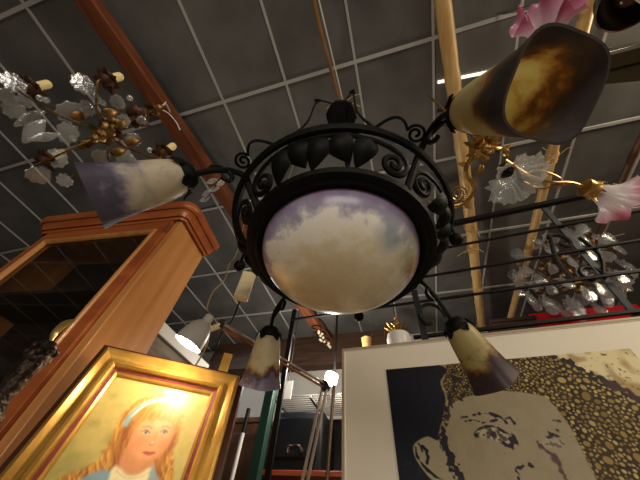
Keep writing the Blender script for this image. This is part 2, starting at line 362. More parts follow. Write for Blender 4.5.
# four arms with tulip shades
tulips = [  # azimuth, socket point, mouth direction, twist, colours, length
    (229, V(-.388, .178, .534), None, 0),
    (320.5, V(.186, .195, .560), None, 0),
    (135, V(-.428, .777, .530), None, 0),
    (49, V(.172, .795, .503), None, 0)]
dirs = [(-158, -44), (-52, -65.5), (114, -58), (52, -48)]
TLS = (.168, .182, .168, .172)
stops = [
    [(0, (228, 218, 194)), (.30, (226, 216, 196)), (.48, (202, 194, 186)), (.62, (150, 142, 158)), (.78, (104, 98, 122)), (1, (92, 86, 104))],
    [(0, (226, 216, 170)), (.40, (218, 206, 156)), (.54, (200, 172, 116)), (.66, (160, 122, 78)), (.80, (116, 100, 86)), (1, (92, 84, 86))],
    [(0, (228, 218, 188)), (.38, (226, 214, 182)), (.55, (212, 182, 122)), (.68, (138, 100, 72)), (.8, (88, 64, 74)), (1, (148, 132, 156))],
    [(0, (214, 202, 148)), (.36, (208, 192, 138)), (.52, (166, 130, 78)), (.68, (100, 76, 64)), (.85, (82, 68, 74)), (1, (92, 74, 80))]]
twists = [20, 8, 30, 12]
names = ['cream glass fading to mauve', 'yellowish glass with amber and brown clouds', 'cream glass with amber and violet lower edge', 'yellowish glass with dark violet lower half']
for i, (az, S, _, _) in enumerate(tulips):
    S = S + V(0, 0, CAM.z); da, dt = [math.radians(t) for t in dirs[i]]
    ax = V(math.cos(da) * math.cos(dt), math.sin(da) * math.cos(dt), math.sin(dt))
    out = V(math.cos(math.radians(az)), math.sin(math.radians(az)), 0)
    rs = math.hypot(S.x - CX, S.y - CY)
    p0 = cyl(az, .236, ZR + .012); p1 = cyl(az, .272, ZR + .065); p2 = cyl(az, RH + .004, ZH + .012); p3 = S - ax * .045 + V(0, 0, .022) - out * .012
    pts = smooth_path([p0, p1, p2, (p2 + p3) / 2 + V(0, 0, .014), p3, S - ax * .012], 8)
    arm = MB().tube(pts, [.0105 - .003 * (k / len(pts)) for k in range(len(pts))], 8, flat=.85).build('arm', IRON, ch)
    # curl under the arm
    cp = []; perp = V(-out.y, out.x, 0)
    base = p3 + ax * .018; cc = (p2 + p3) / 2 - V(0, 0, .020) + out * .008
    for k in range(26):
        t = k / 25; a = .3 + t * 4.6; r = .026 * (1 - t) + .006
        cp.append(cc + (out * math.cos(a) + V(0, 0, 1) * math.sin(a)) * r * 1.1 - V(0, 0, .004))
    MB().tube(smooth_path([base, (base + cp[0]) / 2 + V(0, 0, .004)] + cp, 3), .0055, 6).build('curl', IRON, arm)
    # vine tendril beside the arm on the hoop
    side = 1 if i in (0, 3) else -1
    tp = []
    for k in range(30):
        t = k / 29; a = t * PI * 3.3; r = .021 - .016 * t
        tp.append(cyl(az + side * 6.6 + math.degrees(side * math.cos(a) * r / RH), RH + .026 + math.sin(a) * r, ZH + .008 + .008 * t))
    wave = [cyl(az + side * (34 - 23.5 * t), RH + .008 + .018 * t * t - .022 * math.sin(t * 2 * PI), ZH + .008) for t in [k / 14 for k in range(14)]]
    MB().tube(smooth_path(wave + [tp[0]] + tp[1:], 2), .0034, 6).build('tendril', IRON, ch)
    # socket collar with pointed leaves
    q = V(0, 0, 1).rotation_difference(ax)
    mb = MB().lathe([(.008, -.022), (.022, -.018), (.033, -.004), (.036, .010), (.034, .012), (.030, .004), (.006, -.008)], S, ax, 20)
    for k in range(5):
        a = 2 * PI * k / 5; e = q @ V(math.cos(a), math.sin(a), 0)
        leaf(mb, S + e * .036 - ax * .002, S + e * .049 + ax * .024, -e, .026, .1, .002)
    mb.build('collar', IRON, arm)
    sh = MB(); TL_ = TLS[i]
    n = 56; prof = [(0.000, .029), (.04, .035), (.12, .0405), (.25, .0445), (.42, .048), (.6, .0515), (.76, .0555), (.89, .060), (1.0, .066)]
    def sq(a, t):
        k = max(0, (t - .15) / .85) ** 1.2; c4 = (abs(math.cos(a)) ** 3.5 + abs(math.sin(a)) ** 3.5) ** (-1 / 3.5)
        return 1 - k + k * c4 * .93
    outer = [(r, t * TL_) for t, r in prof]; inner = [(r - .0035, t * TL_) for t, r in prof[::-1]]
    allp = outer + inner
    sh.lathe(allp, (0, 0, 0), n=n, mod=lambda a, f: sq(a, (f * (len(allp) - 1)) / (len(outer) - 1) if f * (len(allp) - 1) <= len(outer) - 1 else 1 - (f * (len(allp) - 1) - len(outer)) / (len(outer) - 1)), closed=True)
    gm = glass_paste('tulip_glass_%d' % i, stops[i], TL_, rough=.4, trans=.55, nscale=13, warp=1.9)
    so = sh.build('glass_shade', gm, ch, world=False)
    so['label'] = 'square mouthed tulip shade, ' + names[i]
    x = V(-ax.y, ax.x, 0).normalized(); y_ = ax.cross(x); R3 = Matrix((x, y_, ax)).transposed().to_4x4() @ Matrix.Rotation(math.radians(twists[i]), 4, 'Z')
    R3.translation = S - V(CX, CY, ZR) + ax * .004
    so.matrix_local = R3
    MB().lathe([(.010, 0), (.012, .03), (.010, .036), (.013, .05), (.015, .065), (.009, .08), (.001, .083)], S, ax, 14).build('bulb_holder', WHITEP, arm)

ZCAN = CAM.z + 1.84
mb = MB().lathe([(.006, .05), (.03, .042), (.07, .015), (.088, -.02), (.092, -.045), (.085, -.052), (.03, -.045), (.001, -.04)], (CX, CY, ZCAN), n=32)
for k in range(6):
    a = 60 * k + 20; e = V(math.cos(math.radians(a)), math.sin(math.radians(a)), 0); c = V(CX, CY, ZCAN)
    leaf(mb, c + e * .05 + V(0, 0, .03), c + e * .098 - V(0, 0, .05), -e, .07, .1, .003)
cn = mb.build('canopy', IRON, ch)
for az in (244, 299, 91):
    top = V(CX, CY, ZCAN) + V(math.cos(math.radians(az)), math.sin(math.radians(az)), 0) * .09 - V(0, 0, .03)
    bot = cyl(az, RH, ZH + .006)
    mid = top.lerp(bot, .25) + V(math.cos(math.radians(az)), math.sin(math.radians(az)), 0) * .05
    mb = MB().tube(smooth_path([top, mid, top.lerp(bot, .6), bot], 8), .0045, 6)
    e = (mid - top).normalized(); leaf(mb, mid - e * .03, mid + e * .07 + V(0, 0, .04), V(0, 0, -1), .035, .15, .003)
    mb.build('suspension_rod', IRON, ch)
MB().tube([V(CX, CY, ZCAN + .045), V(CX, CY, CAM.z + 1.93)], .005, 6).build('hanging_wire', IRON, ch)

# ------------------------------------------------------------------ poles and beams under the ceiling
def bamboo(a, b, r, label, ties, m=BAMBOO, nodes=7, group=None):
    a = Vector(a); b = Vector(b)
    if abs(a.z - b.z) < .1:                     # the slung poles run on behind the viewer
        a = a - (b - a) * .4; ties = [(t + .4) / 1.4 for t in ties]; nodes = round(nodes * 1.4)
    d = b - a; L = d.length
    pl = thing('bamboo_pole', a, label, 'bamboo pole', group)
    n = nodes * 8; pts = []; rr = []
    for k in range(n + 1):
        t = k / n; pts.append(a + d * t + V(0, 0, .006 * math.sin(t * 5)) + V(.006 * math.sin(t * 7 + r * 90), 0, 0))
        ph = (t * nodes) % 1; e = min(ph, 1 - ph); rr.append(r * (1 + .10 * math.exp(-(e / .05) ** 2) - .05 * math.exp(-((e - .1) / .05) ** 2)) * (1.05 - .12 * t))
    MB().tube(pts, rr, 14).build('culm', m, pl)
    for t in ties:
        mb = MB(); c = a + d * t; x = d.normalized(); y_ = V(0, 0, 1).cross(x).normalized(); z_ = x.cross(y_)
        co = [c + x * (k * .0018 - .02) + (y_ * math.cos(k * .55) + z_ * math.sin(k * .55)) * (r * 1.13) for k in range(46)]
        mb.tube(co, .003, 5)
        for s in range(3):
            st = c + y_ * r * random.uniform(-.8, 1) - z_ * r; e = V(random.uniform(-.14, .14), random.uniform(-.14, .14), random.uniform(-.05, -.02))
            mb.tube(smooth_path([st, st + e * .5 + V(.015, -.01, .01), st + e], 4), .0025, 5)
        mb.tube([c + z_ * r, V(c.x, c.y, CZ - .008)], .002, 5)
        mb.build('raffia_tie', RAFFIA, pl)
    return pl
bamboo(Wz(439.5, -30, 1.97), Wz(482, 325, 1.97), .043, 'thick pale bamboo pole running beside the gilded flower lamp', (.42, .52, .60, .78), group='bamboo poles under the ceiling')
bamboo(Wz(598, -25, 1.97), Wz(507, 330, 1.97), .033, 'pale bamboo pole behind the clear fluted flower shade', (.3, .62, .72), group='bamboo poles under the ceiling')
cane = bamboo(Wz(311, -12, 1.955), Wz(342, 112, 1.955), .012, 'thin golden brown stick above the chandelier canopy', (.93,), m=mat('brown_cane', (138, 98, 56), .4, var=.2, scale=9), nodes=5)
bamboo(V(-.302, 2.55, CAM.z + 1.55), V(-.300, 2.60, .0), .045, 'upright bamboo pole behind the hanging glass bowl', (), nodes=6)
bamboo(Wz(640, 145, 1.98), Wz(588, 255, 1.98), .022, 'dark brown bamboo cane behind the white and pink flower shade', (.35, .85), m=mat('dark_cane', (96, 68, 46), .5, var=.2, scale=9), nodes=4)
bm_a, bm_b = Wz(70, -25, 1.9), Wz(329, 343, 1.9); bm_a = bm_a - (bm_b - bm_a) * .25
wa, wb = Wz(316, -12, 1.95), Wz(345, 110, 1.93)
MB().tube([wa - (wb - wa) * .4, wb], .005, 6).build('white_cord', WHITEP, cane)
bt = thing('wooden_beam', bm_a, 'long red-brown wooden beam slung diagonally under the ceiling', 'beam')
MB().bar(bm_a, bm_b, .100, .085).build('plank', BEAMW, bt, bevel=.006)
mb = MB()
for t in (.2, .55, .9):
    c = bm_a.lerp(bm_b, t); mb.tube([c, V(c.x, c.y, CZ - .008)], .003, 5)
mb.build('hanging_wire', CABLED, bt)
ft = thing('iron_scroll_ornament', bm_a.lerp(bm_b, .93), 'black iron scroll with small white flowers fixed under the lit beam end', 'ornament')
mb = MB(); mf = MB(); dd = (bm_b - bm_a).normalized(); sd = V(-dd.y, dd.x, 0)
for j, t in enumerate((.905, .935, .965)):
    c = bm_a.lerp(bm_b, t) - V(0, 0, .055)
    sp = [c + (dd * math.cos(a) + sd * math.sin(a)) * (.012 + .011 * a) for a in [k * .3 for k in range(24)]]
    mb.tube(sp, .007, 6)
    for k in range(4):
        mf.ball(c + dd * (.06 + .03 * k) + sd * random.uniform(-.04, .04) - V(0, 0, .012), .017, n=8)
mb.build('scroll', IRON2, ft); mf.build('flower', FLOWERW, ft)

# light fitting let into the ceiling
pa = V(.2385 * H + .012, .1197 * H + .015, 0); pb = V(.464 * H - .008, .5007 * H - .015, 0)
lt = thing('ceiling_light', ((pa.x + pb.x) / 2, (pa.y + pb.y) / 2, CZ - .012), 'louvred ceiling light with one slim glowing reflection strip above bamboo', 'light')
MB().box(((pa.x + pb.x) / 2, (pa.y + pb.y) / 2, CZ - .006), (pb.x - pa.x, pb.y - pa.y, .008)).build('reflector', MIRROR, lt)
yt = .242 * H
MB().tube([V(pa.x + .01, yt - .012, CZ - .022), V(pb.x - .01, yt + .016, CZ - .022)], .009, 8).build('glow_strip', emis('glow_strip_surface', (255, 240, 215), 1.6), lt)  # emissive strip stands in for a bright reflection along a slat edge
MB().box(((pa.x + pb.x) / 2, yt + .17, CZ - .014), (pb.x - pa.x - .01, .022, .010)).build('cross_bar', GREYIRON, lt)

# ------------------------------------------------------------------ crystal chandelier on the left
def crystal_leaf(mb, c, r, nrm, up, lobes=9, elong=1.0, th=.006, heart=.0):
    c = Vector(c); n_ = Vector(nrm).normalized(); u = Vector(up); u = (u - n_ * u.dot(n_)).normalized(); s = u.cross(n_); N = 40; vv = []; ff = []
    ring = []
    for k in range(N):
        a = 2 * PI * k / N; R = r * (1 + .085 * math.cos(lobes * a)) * (1 - heart * (math.cos(a) + 1) * .5 * abs(math.cos(a)) ** 3)
        ring.append(u * R * math.cos(a) * elong + s * R * math.sin(a))
    for f, h in ((1.0, 0), (.92, th * .8), (.5, th * 1.3)): vv += [c + p * f + n_ * h for p in ring]
    for f, h in ((.92, -th * .8), (.5, -th * .4)): vv += [c + p * f + n_ * h for p in ring]
    def q(a, b): return [(a * N + k, a * N + (k + 1) % N, b * N + (k + 1) % N, b * N + k) for k in range(N)]
    ff = q(0, 1) + q(1, 2) + q(3, 0) + q(4, 3) + [tuple(2 * N + k for k in range(N)), tuple(4 * N + k for k in reversed(range(N)))]
    mb.add(vv, ff)
def candle(parent, c, gm, sl, hh=.075, r=.0125):
    c = Vector(c); cup = MB()
    cup.lathe([(.004, -.022), (.012, -.018), (.02, -.006), (.030, .004), (.027, .006), (.012, .0), (.001, 0)], c, (0, 0, 1), 18)
    for k in range(7):
        a = 2 * PI * k / 7; e = V(math.cos(a), math.sin(a), 0)
        leaf(cup, c + e * .012, c + e * .044 + V(0, 0, .012 if k % 2 else -.006), V(0, 0, -1), .022, .2, .002)
    cu = cup.build('drip_pan', gm, parent)
    MB().lathe([(r, 0), (r, hh * .92), (r * .85, hh), (r * .6, hh), (r * .55, hh * .7), (.001, hh * .7)], c, (0, 0, 1), 16).build('candle_sleeve', sl, cu)
ax0 = Wz(155, 108, 1.25)
lc = thing('crystal_chandelier', ax0, 'small gilt chandelier with crystal leaves and cream candle sleeves under brown beam', 'chandelier')
bz = CAM.z + .87
mb = MB().tube(smooth_path([ax0, V(ax0.x, ax0.y, CAM.z + 1.1), V(ax0.x, ax0.y, bz)], 10), .006, 8)
for k, (zz, r) in enumerate(((1.24, .018), (1.17, .012), (1.03, .018), (.96, .022), (.90, .024), (.87, .014))):
    mb.ball(V(ax0.x, ax0.y, CAM.z + zz), r, n=14, bump=.25)
mb.build('stem', DARKGOLD, lc)
for lv, nlv, L, rad in ((1.225, 6, .05, .026), (1.10, 7, .065, .038), (.96, 8, .06, .034), (.90, 7, .05, .034)):
    mb = MB()
    for k in range(nlv):
        a = 2 * PI * k / nlv + lv * 7; e = V(math.cos(a), math.sin(a), 0); c = V(ax0.x, ax0.y, CAM.z + lv)
        leaf(mb, c + e * .008, c + e * rad * 1.3 + V(0, 0, random.uniform(-.02, .05)), V(0, 0, -1) + e * .3, L * .6, .25, .002)
    mb.build('leaf_cluster', DARKGOLD if lv != 1.10 else LEAFBROWN, lc)
cands = [(31, 88, .955), (107, 80, .985), (47, 160, .85), (164, 153, .92), (128, 176, .93)]
for (px, py, z) in cands:
    c = Wz(px, py, z); h = V(ax0.x, ax0.y, CAM.z + .93); m_ = h.lerp(c, .5) - V(0, 0, .05)
    am = MB().tube(smooth_path([h, h.lerp(c, .25) - V(0, 0, .03), m_, c - V(0, 0, .045), c - V(0, 0, .015)], 7), .0032, 6)
    lp = h.lerp(c, .4) - V(0, 0, .03); leaf(am, lp, lp + V(.03, .01, .05), V(1, 0, 0), .03, .2, .002)
    am.build('arm', DARKGOLD, lc)
    candle(lc, c, LEAFBROWN, SLEEVE, .072, .0135)
view = V(ax0.x, ax0.y, .95).normalized()
drops = [(14, 82, .92, .028, 1), (8, 97, .90, .024, 1), (14, 108, .90, .030, 1), (26, 100, .94, .020, 1.2), (84, 84, .95, .030, 1), (71, 112, .93, .028, 1.35), (88, 108, .95, .022, 1),
         (118, 102, 1.0, .020, 1.1), (68, 132, .87, .026, 1.3), (124, 120, 1.0, .018, 1.2), (134, 139, 1.0, .022, 1.1), (57, 158, .86, .030, 1), (40, 175, .84, .028, 1.2), (65, 180, .85, .022, 1),
         (102, 157, .9, .026, 1), (125, 157, .95, .024, 1.2), (97, 99, .95, .014, 1), (34, 131, .88, .022, 1.9), (30, 118, .90, .014, 3.0), (45, 137, .88, .012, 3.2), (142, 120, 1.08, .014, 1.3), (108, 168, .88, .02, 1)]
for i, (px, py, z, r, el) in enumerate(drops):
    c = Wz(px, py, z); mb = MB(); nrm = view * -1.5 + V(random.uniform(-.6, .6), random.uniform(-.6, .6), random.uniform(-.5, .5))
    crystal_leaf(mb, c, r * 1.15, nrm, V(random.uniform(-.3, .3), random.uniform(-.3, .3), 1), 9 if el < 1.6 else 4, el, .005, .25 if el < 1.4 else 0)
    mb.build('crystal_pendant', CRYSTALR if i % 2 else CRYSTAL, lc)
    mw_ = MB().tube([c + V(0, 0, r * el * .9), c + V(0, 0, r * el + .03)], .0012, 4); mw_.build('hook', DARKGOLD, lc)
for i, (px, py, z) in enumerate(((29, 81, .97), (46, 100, .96), (40, 98, .94), (103, 103, .99), (130, 98, 1.05), (114, 153, .93), (150, 150, 1.0), (73, 138, .9))):
    MB().ball(Wz(px, py, z), .011, (1, 1, 1), 10).build('glass_bead', CRYSTALR, lc)
mb = MB(); c = Wz(157, 110, 1.27)
mb.tube(smooth_path([c, Wz(160, 108, 1.5), Wz(166, 104, 1.78), Wz(170, 112, 1.84)], 6), .004, 5)
mb.tube(smooth_path([Wz(158, 108, 1.4), Wz(168, 113, 1.45), Wz(176, 122, 1.42), Wz(180, 130, 1.38)], 6), .003, 5)
mb.tube(smooth_path([Wz(158, 110, 1.35), Wz(163, 105, 1.5), Wz(166, 102, 1.55)], 5), .003, 5)
mb.build('white_string', WHITEP, lc)
# small clear crystal string hanging by the beam under the left arm
gs = thing('crystal_sprig', Wz(213, 188, 1.5), 'tiny wired glass sprig hanging beside the chandelier left arm', 'ornament')
mb = MB()
for (px, py) in ((207, 193), (214, 189), (221, 183), (212, 181), (205, 199)):
    c = Wz(px, py, 1.45); crystal_leaf(mb, c, .016, view * -1 + V(.3, .2, random.uniform(-.5, .5)), V(.8, .2, .5), 4, 2.2, .004)
mb.build('glass_leaf', CRYSTALR, gs)
mb = MB().tube(smooth_path([Wz(205, 199, 1.45), Wz(213, 190, 1.45), Wz(222, 176, 1.5), Wz(224, 168, 1.85)], 5), .003, 5); mb.build('wire', IRON2, gs)

# ------------------------------------------------------------------ crystal chandelier on the right
rc0 = Wd(564, 270, 3.15); RS = 1.27
rc = thing('crystal_chandelier', rc0 + V(0, 0, .2), 'gilt chandelier heavy with clear crystal drops behind the iron screen', 'chandelier')
mb = MB().tube([rc0 + V(0, 0, .40), rc0 + V(0, 0, -.28)], .012, 8)
for zz, r in ((.2, .03), (.08, .045), (-.04, .055), (-.14, .06), (-.22, .035)): mb.ball(rc0 + V(0, 0, zz), r, n=14, bump=.2)
mb.build('stem', DARKGOLD, rc)
MB().tube([rc0 + V(0, 0, .38), V(rc0.x, rc0.y, CZ - .01)], .006, 6).build('hanging_wire', IRON2, rc)
for k in range(8):
    a = 2 * PI * k / 8 + .3; e = V(math.cos(a), math.sin(a), 0); h = rc0 - V(0, 0, .12); c = rc0 + e * .34 + V(0, 0, .03)
    am = MB().tube(smooth_path([h, h + e * .10 - V(0, 0, .03), h + e * .2 + V(0, 0, .01), h + e * .34 + V(0, 0, .09), c], 6), .008, 6)
    am.lathe([(.004, -.02), (.03, 0), (.04, .012), (.034, .014), (.001, .004)], c, n=14)
    sp = [rc0 + e * (.05 + .02 * math.cos(t * .4) * (1 - t / 20) + .008 * t) + V(0, 0, .04 + .045 * math.sin(t * .4) + .006 * t) for t in range(20)]
    am.tube(sp, .006, 5)
    am.build('arm', DARKGOLD, rc)
    for j in range(2):
        crystal_leaf_mb = MB(); p = c + V(random.uniform(-.05, .05), random.uniform(-.05, .05), .05 + .05 * j)
        crystal_leaf(crystal_leaf_mb, p, .042, V(random.uniform(-1, 1), -1, random.uniform(-.4, .4)), V(random.uniform(-.4, .4), 0, 1), 7, 1.3, .009)
        crystal_leaf_mb.build('crystal_plate', CRYSTAL, rc)
cnt = 0
for ringr, zz, nn in ((.37, -.06, 18), (.33, -.17, 16), (.25, -.26, 13), (.13, -.33, 8), (.33, .08, 11), (.22, .2, 9)):
    for k in range(nn):
        a = 2 * PI * k / nn + zz * 9 + random.uniform(-.15, .15); p = rc0 + V(math.cos(a) * ringr, math.sin(a) * ringr, zz + random.uniform(-.03, .03))
        mb = MB(); e = random.uniform(1.3, 1.9); r = random.uniform(.030, .042)
        crystal_leaf(mb, p, r, V(random.uniform(-.7, .7), -1, random.uniform(-.3, .3)), V(random.uniform(-.25, .25), 0, 1), 3, e, .010, -.0)
        mb.ball(p + V(0, 0, r * e + .012), .010, n=8)
        mb.build('crystal_drop', CRYSTAL, rc); cnt += 1
for t in range(9):
    a = t * .7; mb = MB(); p = rc0 + V(math.cos(a) * .16, math.sin(a) * .16 - .05, .04 * math.sin(t * 2)); leaf(mb, p, p + V(random.uniform(-.09, .09), random.uniform(-.05, .05), random.uniform(-.02, .1)), V(0, -1, -.5), .05, .2, .003); mb.build('leaf', DARKGOLD, rc)

# ------------------------------------------------------------------ gilded lamp with glass flower shades
PKW = glass_paste('pink_edged_opal_glass', [(0, (226, 218, 220)), (.55, (228, 220, 222)), (.74, (226, 200, 208)), (.9, (212, 140, 166)), (1, (196, 108, 140))], .13, rough=.25, trans=.4, nscale=9, warp=.22)
PKD = glass_paste('deep_pink_opal_glass', [(0, (230, 224, 226)), (.55, (230, 220, 224)), (.76, (226, 190, 204)), (.9, (214, 146, 176)), (1, (198, 112, 148))], .14, rough=.25, trans=.4, nscale=9, warp=.25)
FROST = cut_glass('clear_fluted_glass', .16, 1.0, .10)
def flower(parent, S, ax, L, R, m, name, petals=6, ruff=.28, flute=0, label=None, twist=0.0, zamp=.16):
    ax = Vector(ax).normalized(); mb = MB(); N = 96
    prof = [(0, .16), (.06, .24), (.2, .36), (.4, .46), (.6, .58), (.78, .76), (.92, .98), (1.0, 1.12)]
    vv = []
    for pas in (0, 1):
        for (t, r) in (prof if not pas else prof[::-1]):
            for k in range(N):
                a = 2 * PI * k / N; p_ = t ** 3
                rr = r * R * (1 + ruff * p_ * math.cos(petals * a)) * (1 + flute * t * math.cos(24 * a)) - pas * .003
                z = t * L * (1 - zamp * t ** 4 * math.cos(petals * a)) + (.06 * L * t ** 4 * math.cos(2 * petals * a + 1)) + .03 * L * t ** 4 * math.cos(3 * petals * a + 2)
                vv.append((rr * math.cos(a), rr * math.sin(a), z))
    m2 = len(prof) * 2
    ff = [(i * N + k, i * N + (k + 1) % N, ((i + 1) % m2) * N + (k + 1) % N, ((i + 1) % m2) * N + k) for i in range(m2) for k in range(N)]
    mb.add(vv, ff)
    o = mb.build(name, m, parent, world=False, ang=1.2)
    x = ax.orthogonal().normalized(); y_ = ax.cross(x); R3 = Matrix((x, y_, ax)).transposed().to_4x4() @ Matrix.Rotation(twist, 4, 'Z'); R3.translation = Vector(S) - parent.location
    o.matrix_local = R3
    if label: o['label'] = label
    return o
hub = Wz(482, 146, .99)
gl = thing('flower_lamp', hub, 'gilded branch lamp with pink and clear ruffled glass flower shades', 'lamp')
mb = MB().tube([hub + V(0, 0, .80), hub - V(0, 0, .04)], .006, 8)
for k, (dz, r) in enumerate(((.03, .022), (0, .026), (-.03, .018))): mb.ball(hub + V(0, 0, dz), r, n=14, bump=.35)
for k in range(9):
    a = k * .7; e = V(math.cos(a), math.sin(a), .4 * math.sin(3 * k)); leaf(mb, hub + e * .012, hub + e * .062, V(0, 0, -1), .024, .2, .002)
mb.build('hub', GOLD, gl)
def garm(pts, r=.0055, leaves=0):
    P = smooth_path(pts, 8); mb = MB().tube(P, r, 7)
    for k in range(leaves):
        p = P[int(len(P) * (k + 1) / (leaves + 1))]; leaf(mb, p, p + V(random.uniform(-.05, .05), random.uniform(-.05, .05), random.uniform(-.02, .04)), V(0, 0, -1), .02, .2, .002)
    return mb.build('arm', GOLD, gl)
S1 = Wz(505, 170, .99); garm([hub, Wz(495, 148, .96), Wz(508, 152, 1.0), S1 + V(0, 0, .02)], leaves=3)
S2 = Wz(590, 189, .965)
garm([Wz(505, 160, .99), Wz(530, 176, .97), Wz(552, 182, .96), Wz(572, 183, .97), S2], leaves=2)
garm([Wz(522, 178, .97), Wz(536, 170, .98), Wz(556, 176, .97), Wz(563, 182, .97)], .004)
garm([Wz(524, 182, .97), Wz(538, 188, .96), Wz(554, 186, .96), Wz(566, 182, .97)], .004)
S0 = Wz(547, 60, .98); garm([hub, Wz(500, 118, .97), Wz(525, 88, .98), S0], leaves=3)
garm([hub, Wz(472, 156, .96), Wz(466, 172, .95), Wz(474, 188, .95), Wz(468, 200, .95), Wz(452, 206, .95), Wz(428, 203, .95)], .007, leaves=3)
garm([Wz(471, 160, .96), Wz(476, 152, .95), Wz(488, 158, .95), Wz(480, 166, .95), Wz(474, 172, .95)], .004, leaves=2)
sp = [Wz(458 + (2 + t * .35) * math.cos(t * .6), 194 + (2 + t * .3) * math.sin(t * .6), .95) for t in range(22)]
garm(sp[::-1], .003)
MB().lathe([(.01, -.02), (.024, -.012), (.028, .01), (.026, .012), (.001, 0)], S1, (Wz(519, 180, .90) - S1), 18).build('shade_socket', LEAFBROWN, gl)
mb = MB()
a2 = (Wz(618, 197, .94) - S2).normalized(); mb.lathe([(.012, -.03), (.034, -.02), (.030, .0), (.036, .014), (.03, .016), (.001, 0)], S2, a2, 18)
for k in range(6):
    q_ = V(0, 0, 1).rotation_difference(a2); e = q_ @ V(math.cos(k * PI / 3), math.sin(k * PI / 3), 0); leaf(mb, S2 + e * .028 - a2 * .02, S2 + e * .04 + a2 * .03, -e, .026, .1, .002)
mb.build('shade_socket', GOLD, gl)
flower(gl, S1, (Wz(522, 184, .89) - S1), .080, .088, FROST, 'flower_shade', 9, .07, .06, 'clear fluted glass flower shade with ruffled edge', 0.0, .05)
MB().tube([S1, S1 + (Wz(519, 180, .9) - S1).normalized() * .035], .011, 10).build('bulb_holder', IRON2, gl)
flower(gl, S2, (Wz(626, 203, .93) - S2), .115, .074, PKW, 'flower_shade', 4, .15, .02, 'white glass flower shade with pink petal tips', .5)
flower(gl, S0, (Wz(547, 8, .955) - S0), .135, .064, PKD, 'flower_shade', 5, .13, .02, 'pink glass flower shade with curled petals', .3)

# chrome fittings top right
c = Wz(630, -5, 1.15); cs = thing('chrome_spotlight', c, 'round chrome spotlight shade with rim, above the big brown tulip shade', 'lamp')
axc = (CAM - c).normalized() + V(.45, .3, 0)
DCH = mat('dark_chrome', (120, 110, 104), .2, 1.0)
MB().lathe([(.012, -.075), (.05, -.06), (.075, -.025), (.084, .02), (.087, .022), (.082, .024), (.07, -.02), (.04, -.05), (.001, -.06)], c, axc, 40).build('shade', DCH, cs)
MB().ball(c - axc.normalized() * .01, .034, n=16).build('bulb', mat('brown_lamp_glass', (70, 42, 30), .15, .3), cs)
side = axc.cross(V(0, 0, 1)).normalized()
MB().tube([c - side * .084 + axc.normalized() * .018, c + side * .084 + axc.normalized() * .018], .005, 8).build('bar', CHROME, cs)
MB().tube([c - axc.normalized() * .07, V(c.x + .02, c.y + .05, CZ - .01)], .009, 8).build('stem', CHROME, cs)
ca, cb, cc2, cd2 = Wz(594, 56, 1.35), Wz(655, 40, 1.35), Wz(655, 84, 1.35), Wz(596, 68, 1.35)
cp = thing('chrome_strip_light', ca, 'flat chrome strip light at the right edge beside the big tulip', 'lamp')
dx_ = (cb - ca).normalized(); 
MB().bar((ca + cd2) / 2 + V(0, .025, .03), (cb + cc2) / 2 + V(0, .0, .03), .13, .03).build('housing', mat('smoked_glass_panel', (92, 84, 62), .15, .6), cp, bevel=.004)
MB().bar(ca, cb, .014, .05).build('front_edge', CHROME, cp, bevel=.003)
MB().bar(ca + V(.0, .075, .02), cb + V(0, .075, .02), .008, .02).build('groove', IRON2, cp)
MB().tube([(cb + cc2) / 2, V(cb.x, cb.y + .06, CZ - .01)], .008, 8).build('stem', CHROME, cp)

# ------------------------------------------------------------------ black iron screen
s = 1.85; px0 = Wy(272, 478, 1.78).x
def row(k): return (.81 + .027 * k) * s, CAM.z + (1 - .111 * k) * s
isn = thing('iron_screen', V(1.2, 1.8, 0), 'tall black iron screen of thin horizontal bars behind the portrait print', 'screen')
for k in range(13):
    yy, zz = row(k); thick = k in (0, 4, 12)
    sl = -.05 if k == 0 else -.045
    xl = px0 if k == 3 else .1
    MB().bar(V(xl, yy + .03, zz), V(2.6, yy - .13, zz), .035 if k == 0 else .02 if thick else .014, .035 if k == 0 else .02 if thick else .014).build('bar', IRON2, isn)
def up_(x, th, m, name='upright', k0=0, k1=13.85, sk=.0):
    y0_, z0_ = row(k0); y1_, z1_ = row(k1)
    MB().bar(V(x - .0, y0_ - .02, z0_), V(x + sk, y1_ - .02, max(0.0, z1_)), th, th * .5, up=(0, 1, 0)).build(name, m, isn)
MB().bar(V(Wy(272, 478, 1.78).x, 1.72, 0), V(Wy(272, 478, 1.78).x, 1.72, row(2.4)[1]), .032, .02, up=(0, 1, 0)).build('upright', IRON2, isn); up_(2.55, .035, IRON2); up_(1.205, .034, GREYIRON, 'brace', sk=.28)
up_(.165, .04, IRON2, k0=2.6)
def scr(cx, kz, R, t0, t1, flip, th=.011):
    y_, z_ = row(kz); return [V(cx + flip * R * (1 - t * .78) * math.cos(t0 + (t1 - t0) * t), y_ - .03, z_ + R * 1.35 * (1 - t * .78) * math.sin(t0 + (t1 - t0) * t)) for t in [k / 30 for k in range(31)]]
mb = MB()
p0 = V(1.205 + .02, row(1.3)[0] - .03, row(1.3)[1]); 
mb.tube(smooth_path([V(1.28, row(1.5)[0] - .03, row(1.5)[1]), V(1.32, row(2.2)[0] - .03, row(2.2)[1]), V(1.26, row(2.9)[0] - .03, row(2.9)[1])] + scr(1.20, 2.85, .075, 0, 4.6, 1), 3), .013, 7)
mb.tube(smooth_path([V(1.10, row(2.95)[0] - .03, row(2.95)[1]), V(1.08, row(2.2)[0] - .03, row(2.2)[1]), V(1.12, row(1.4)[0] - .03, row(1.4)[1])] + scr(1.17, 1.6, .07, 2.4, -2.6, 1), 3), .013, 7)
mb.build('scroll', IRON2, isn)
mb = MB().tube(scr(.22, 3.6, .10, 0, 5.2, 1), .012, 6).build('scroll', IRON2, isn)

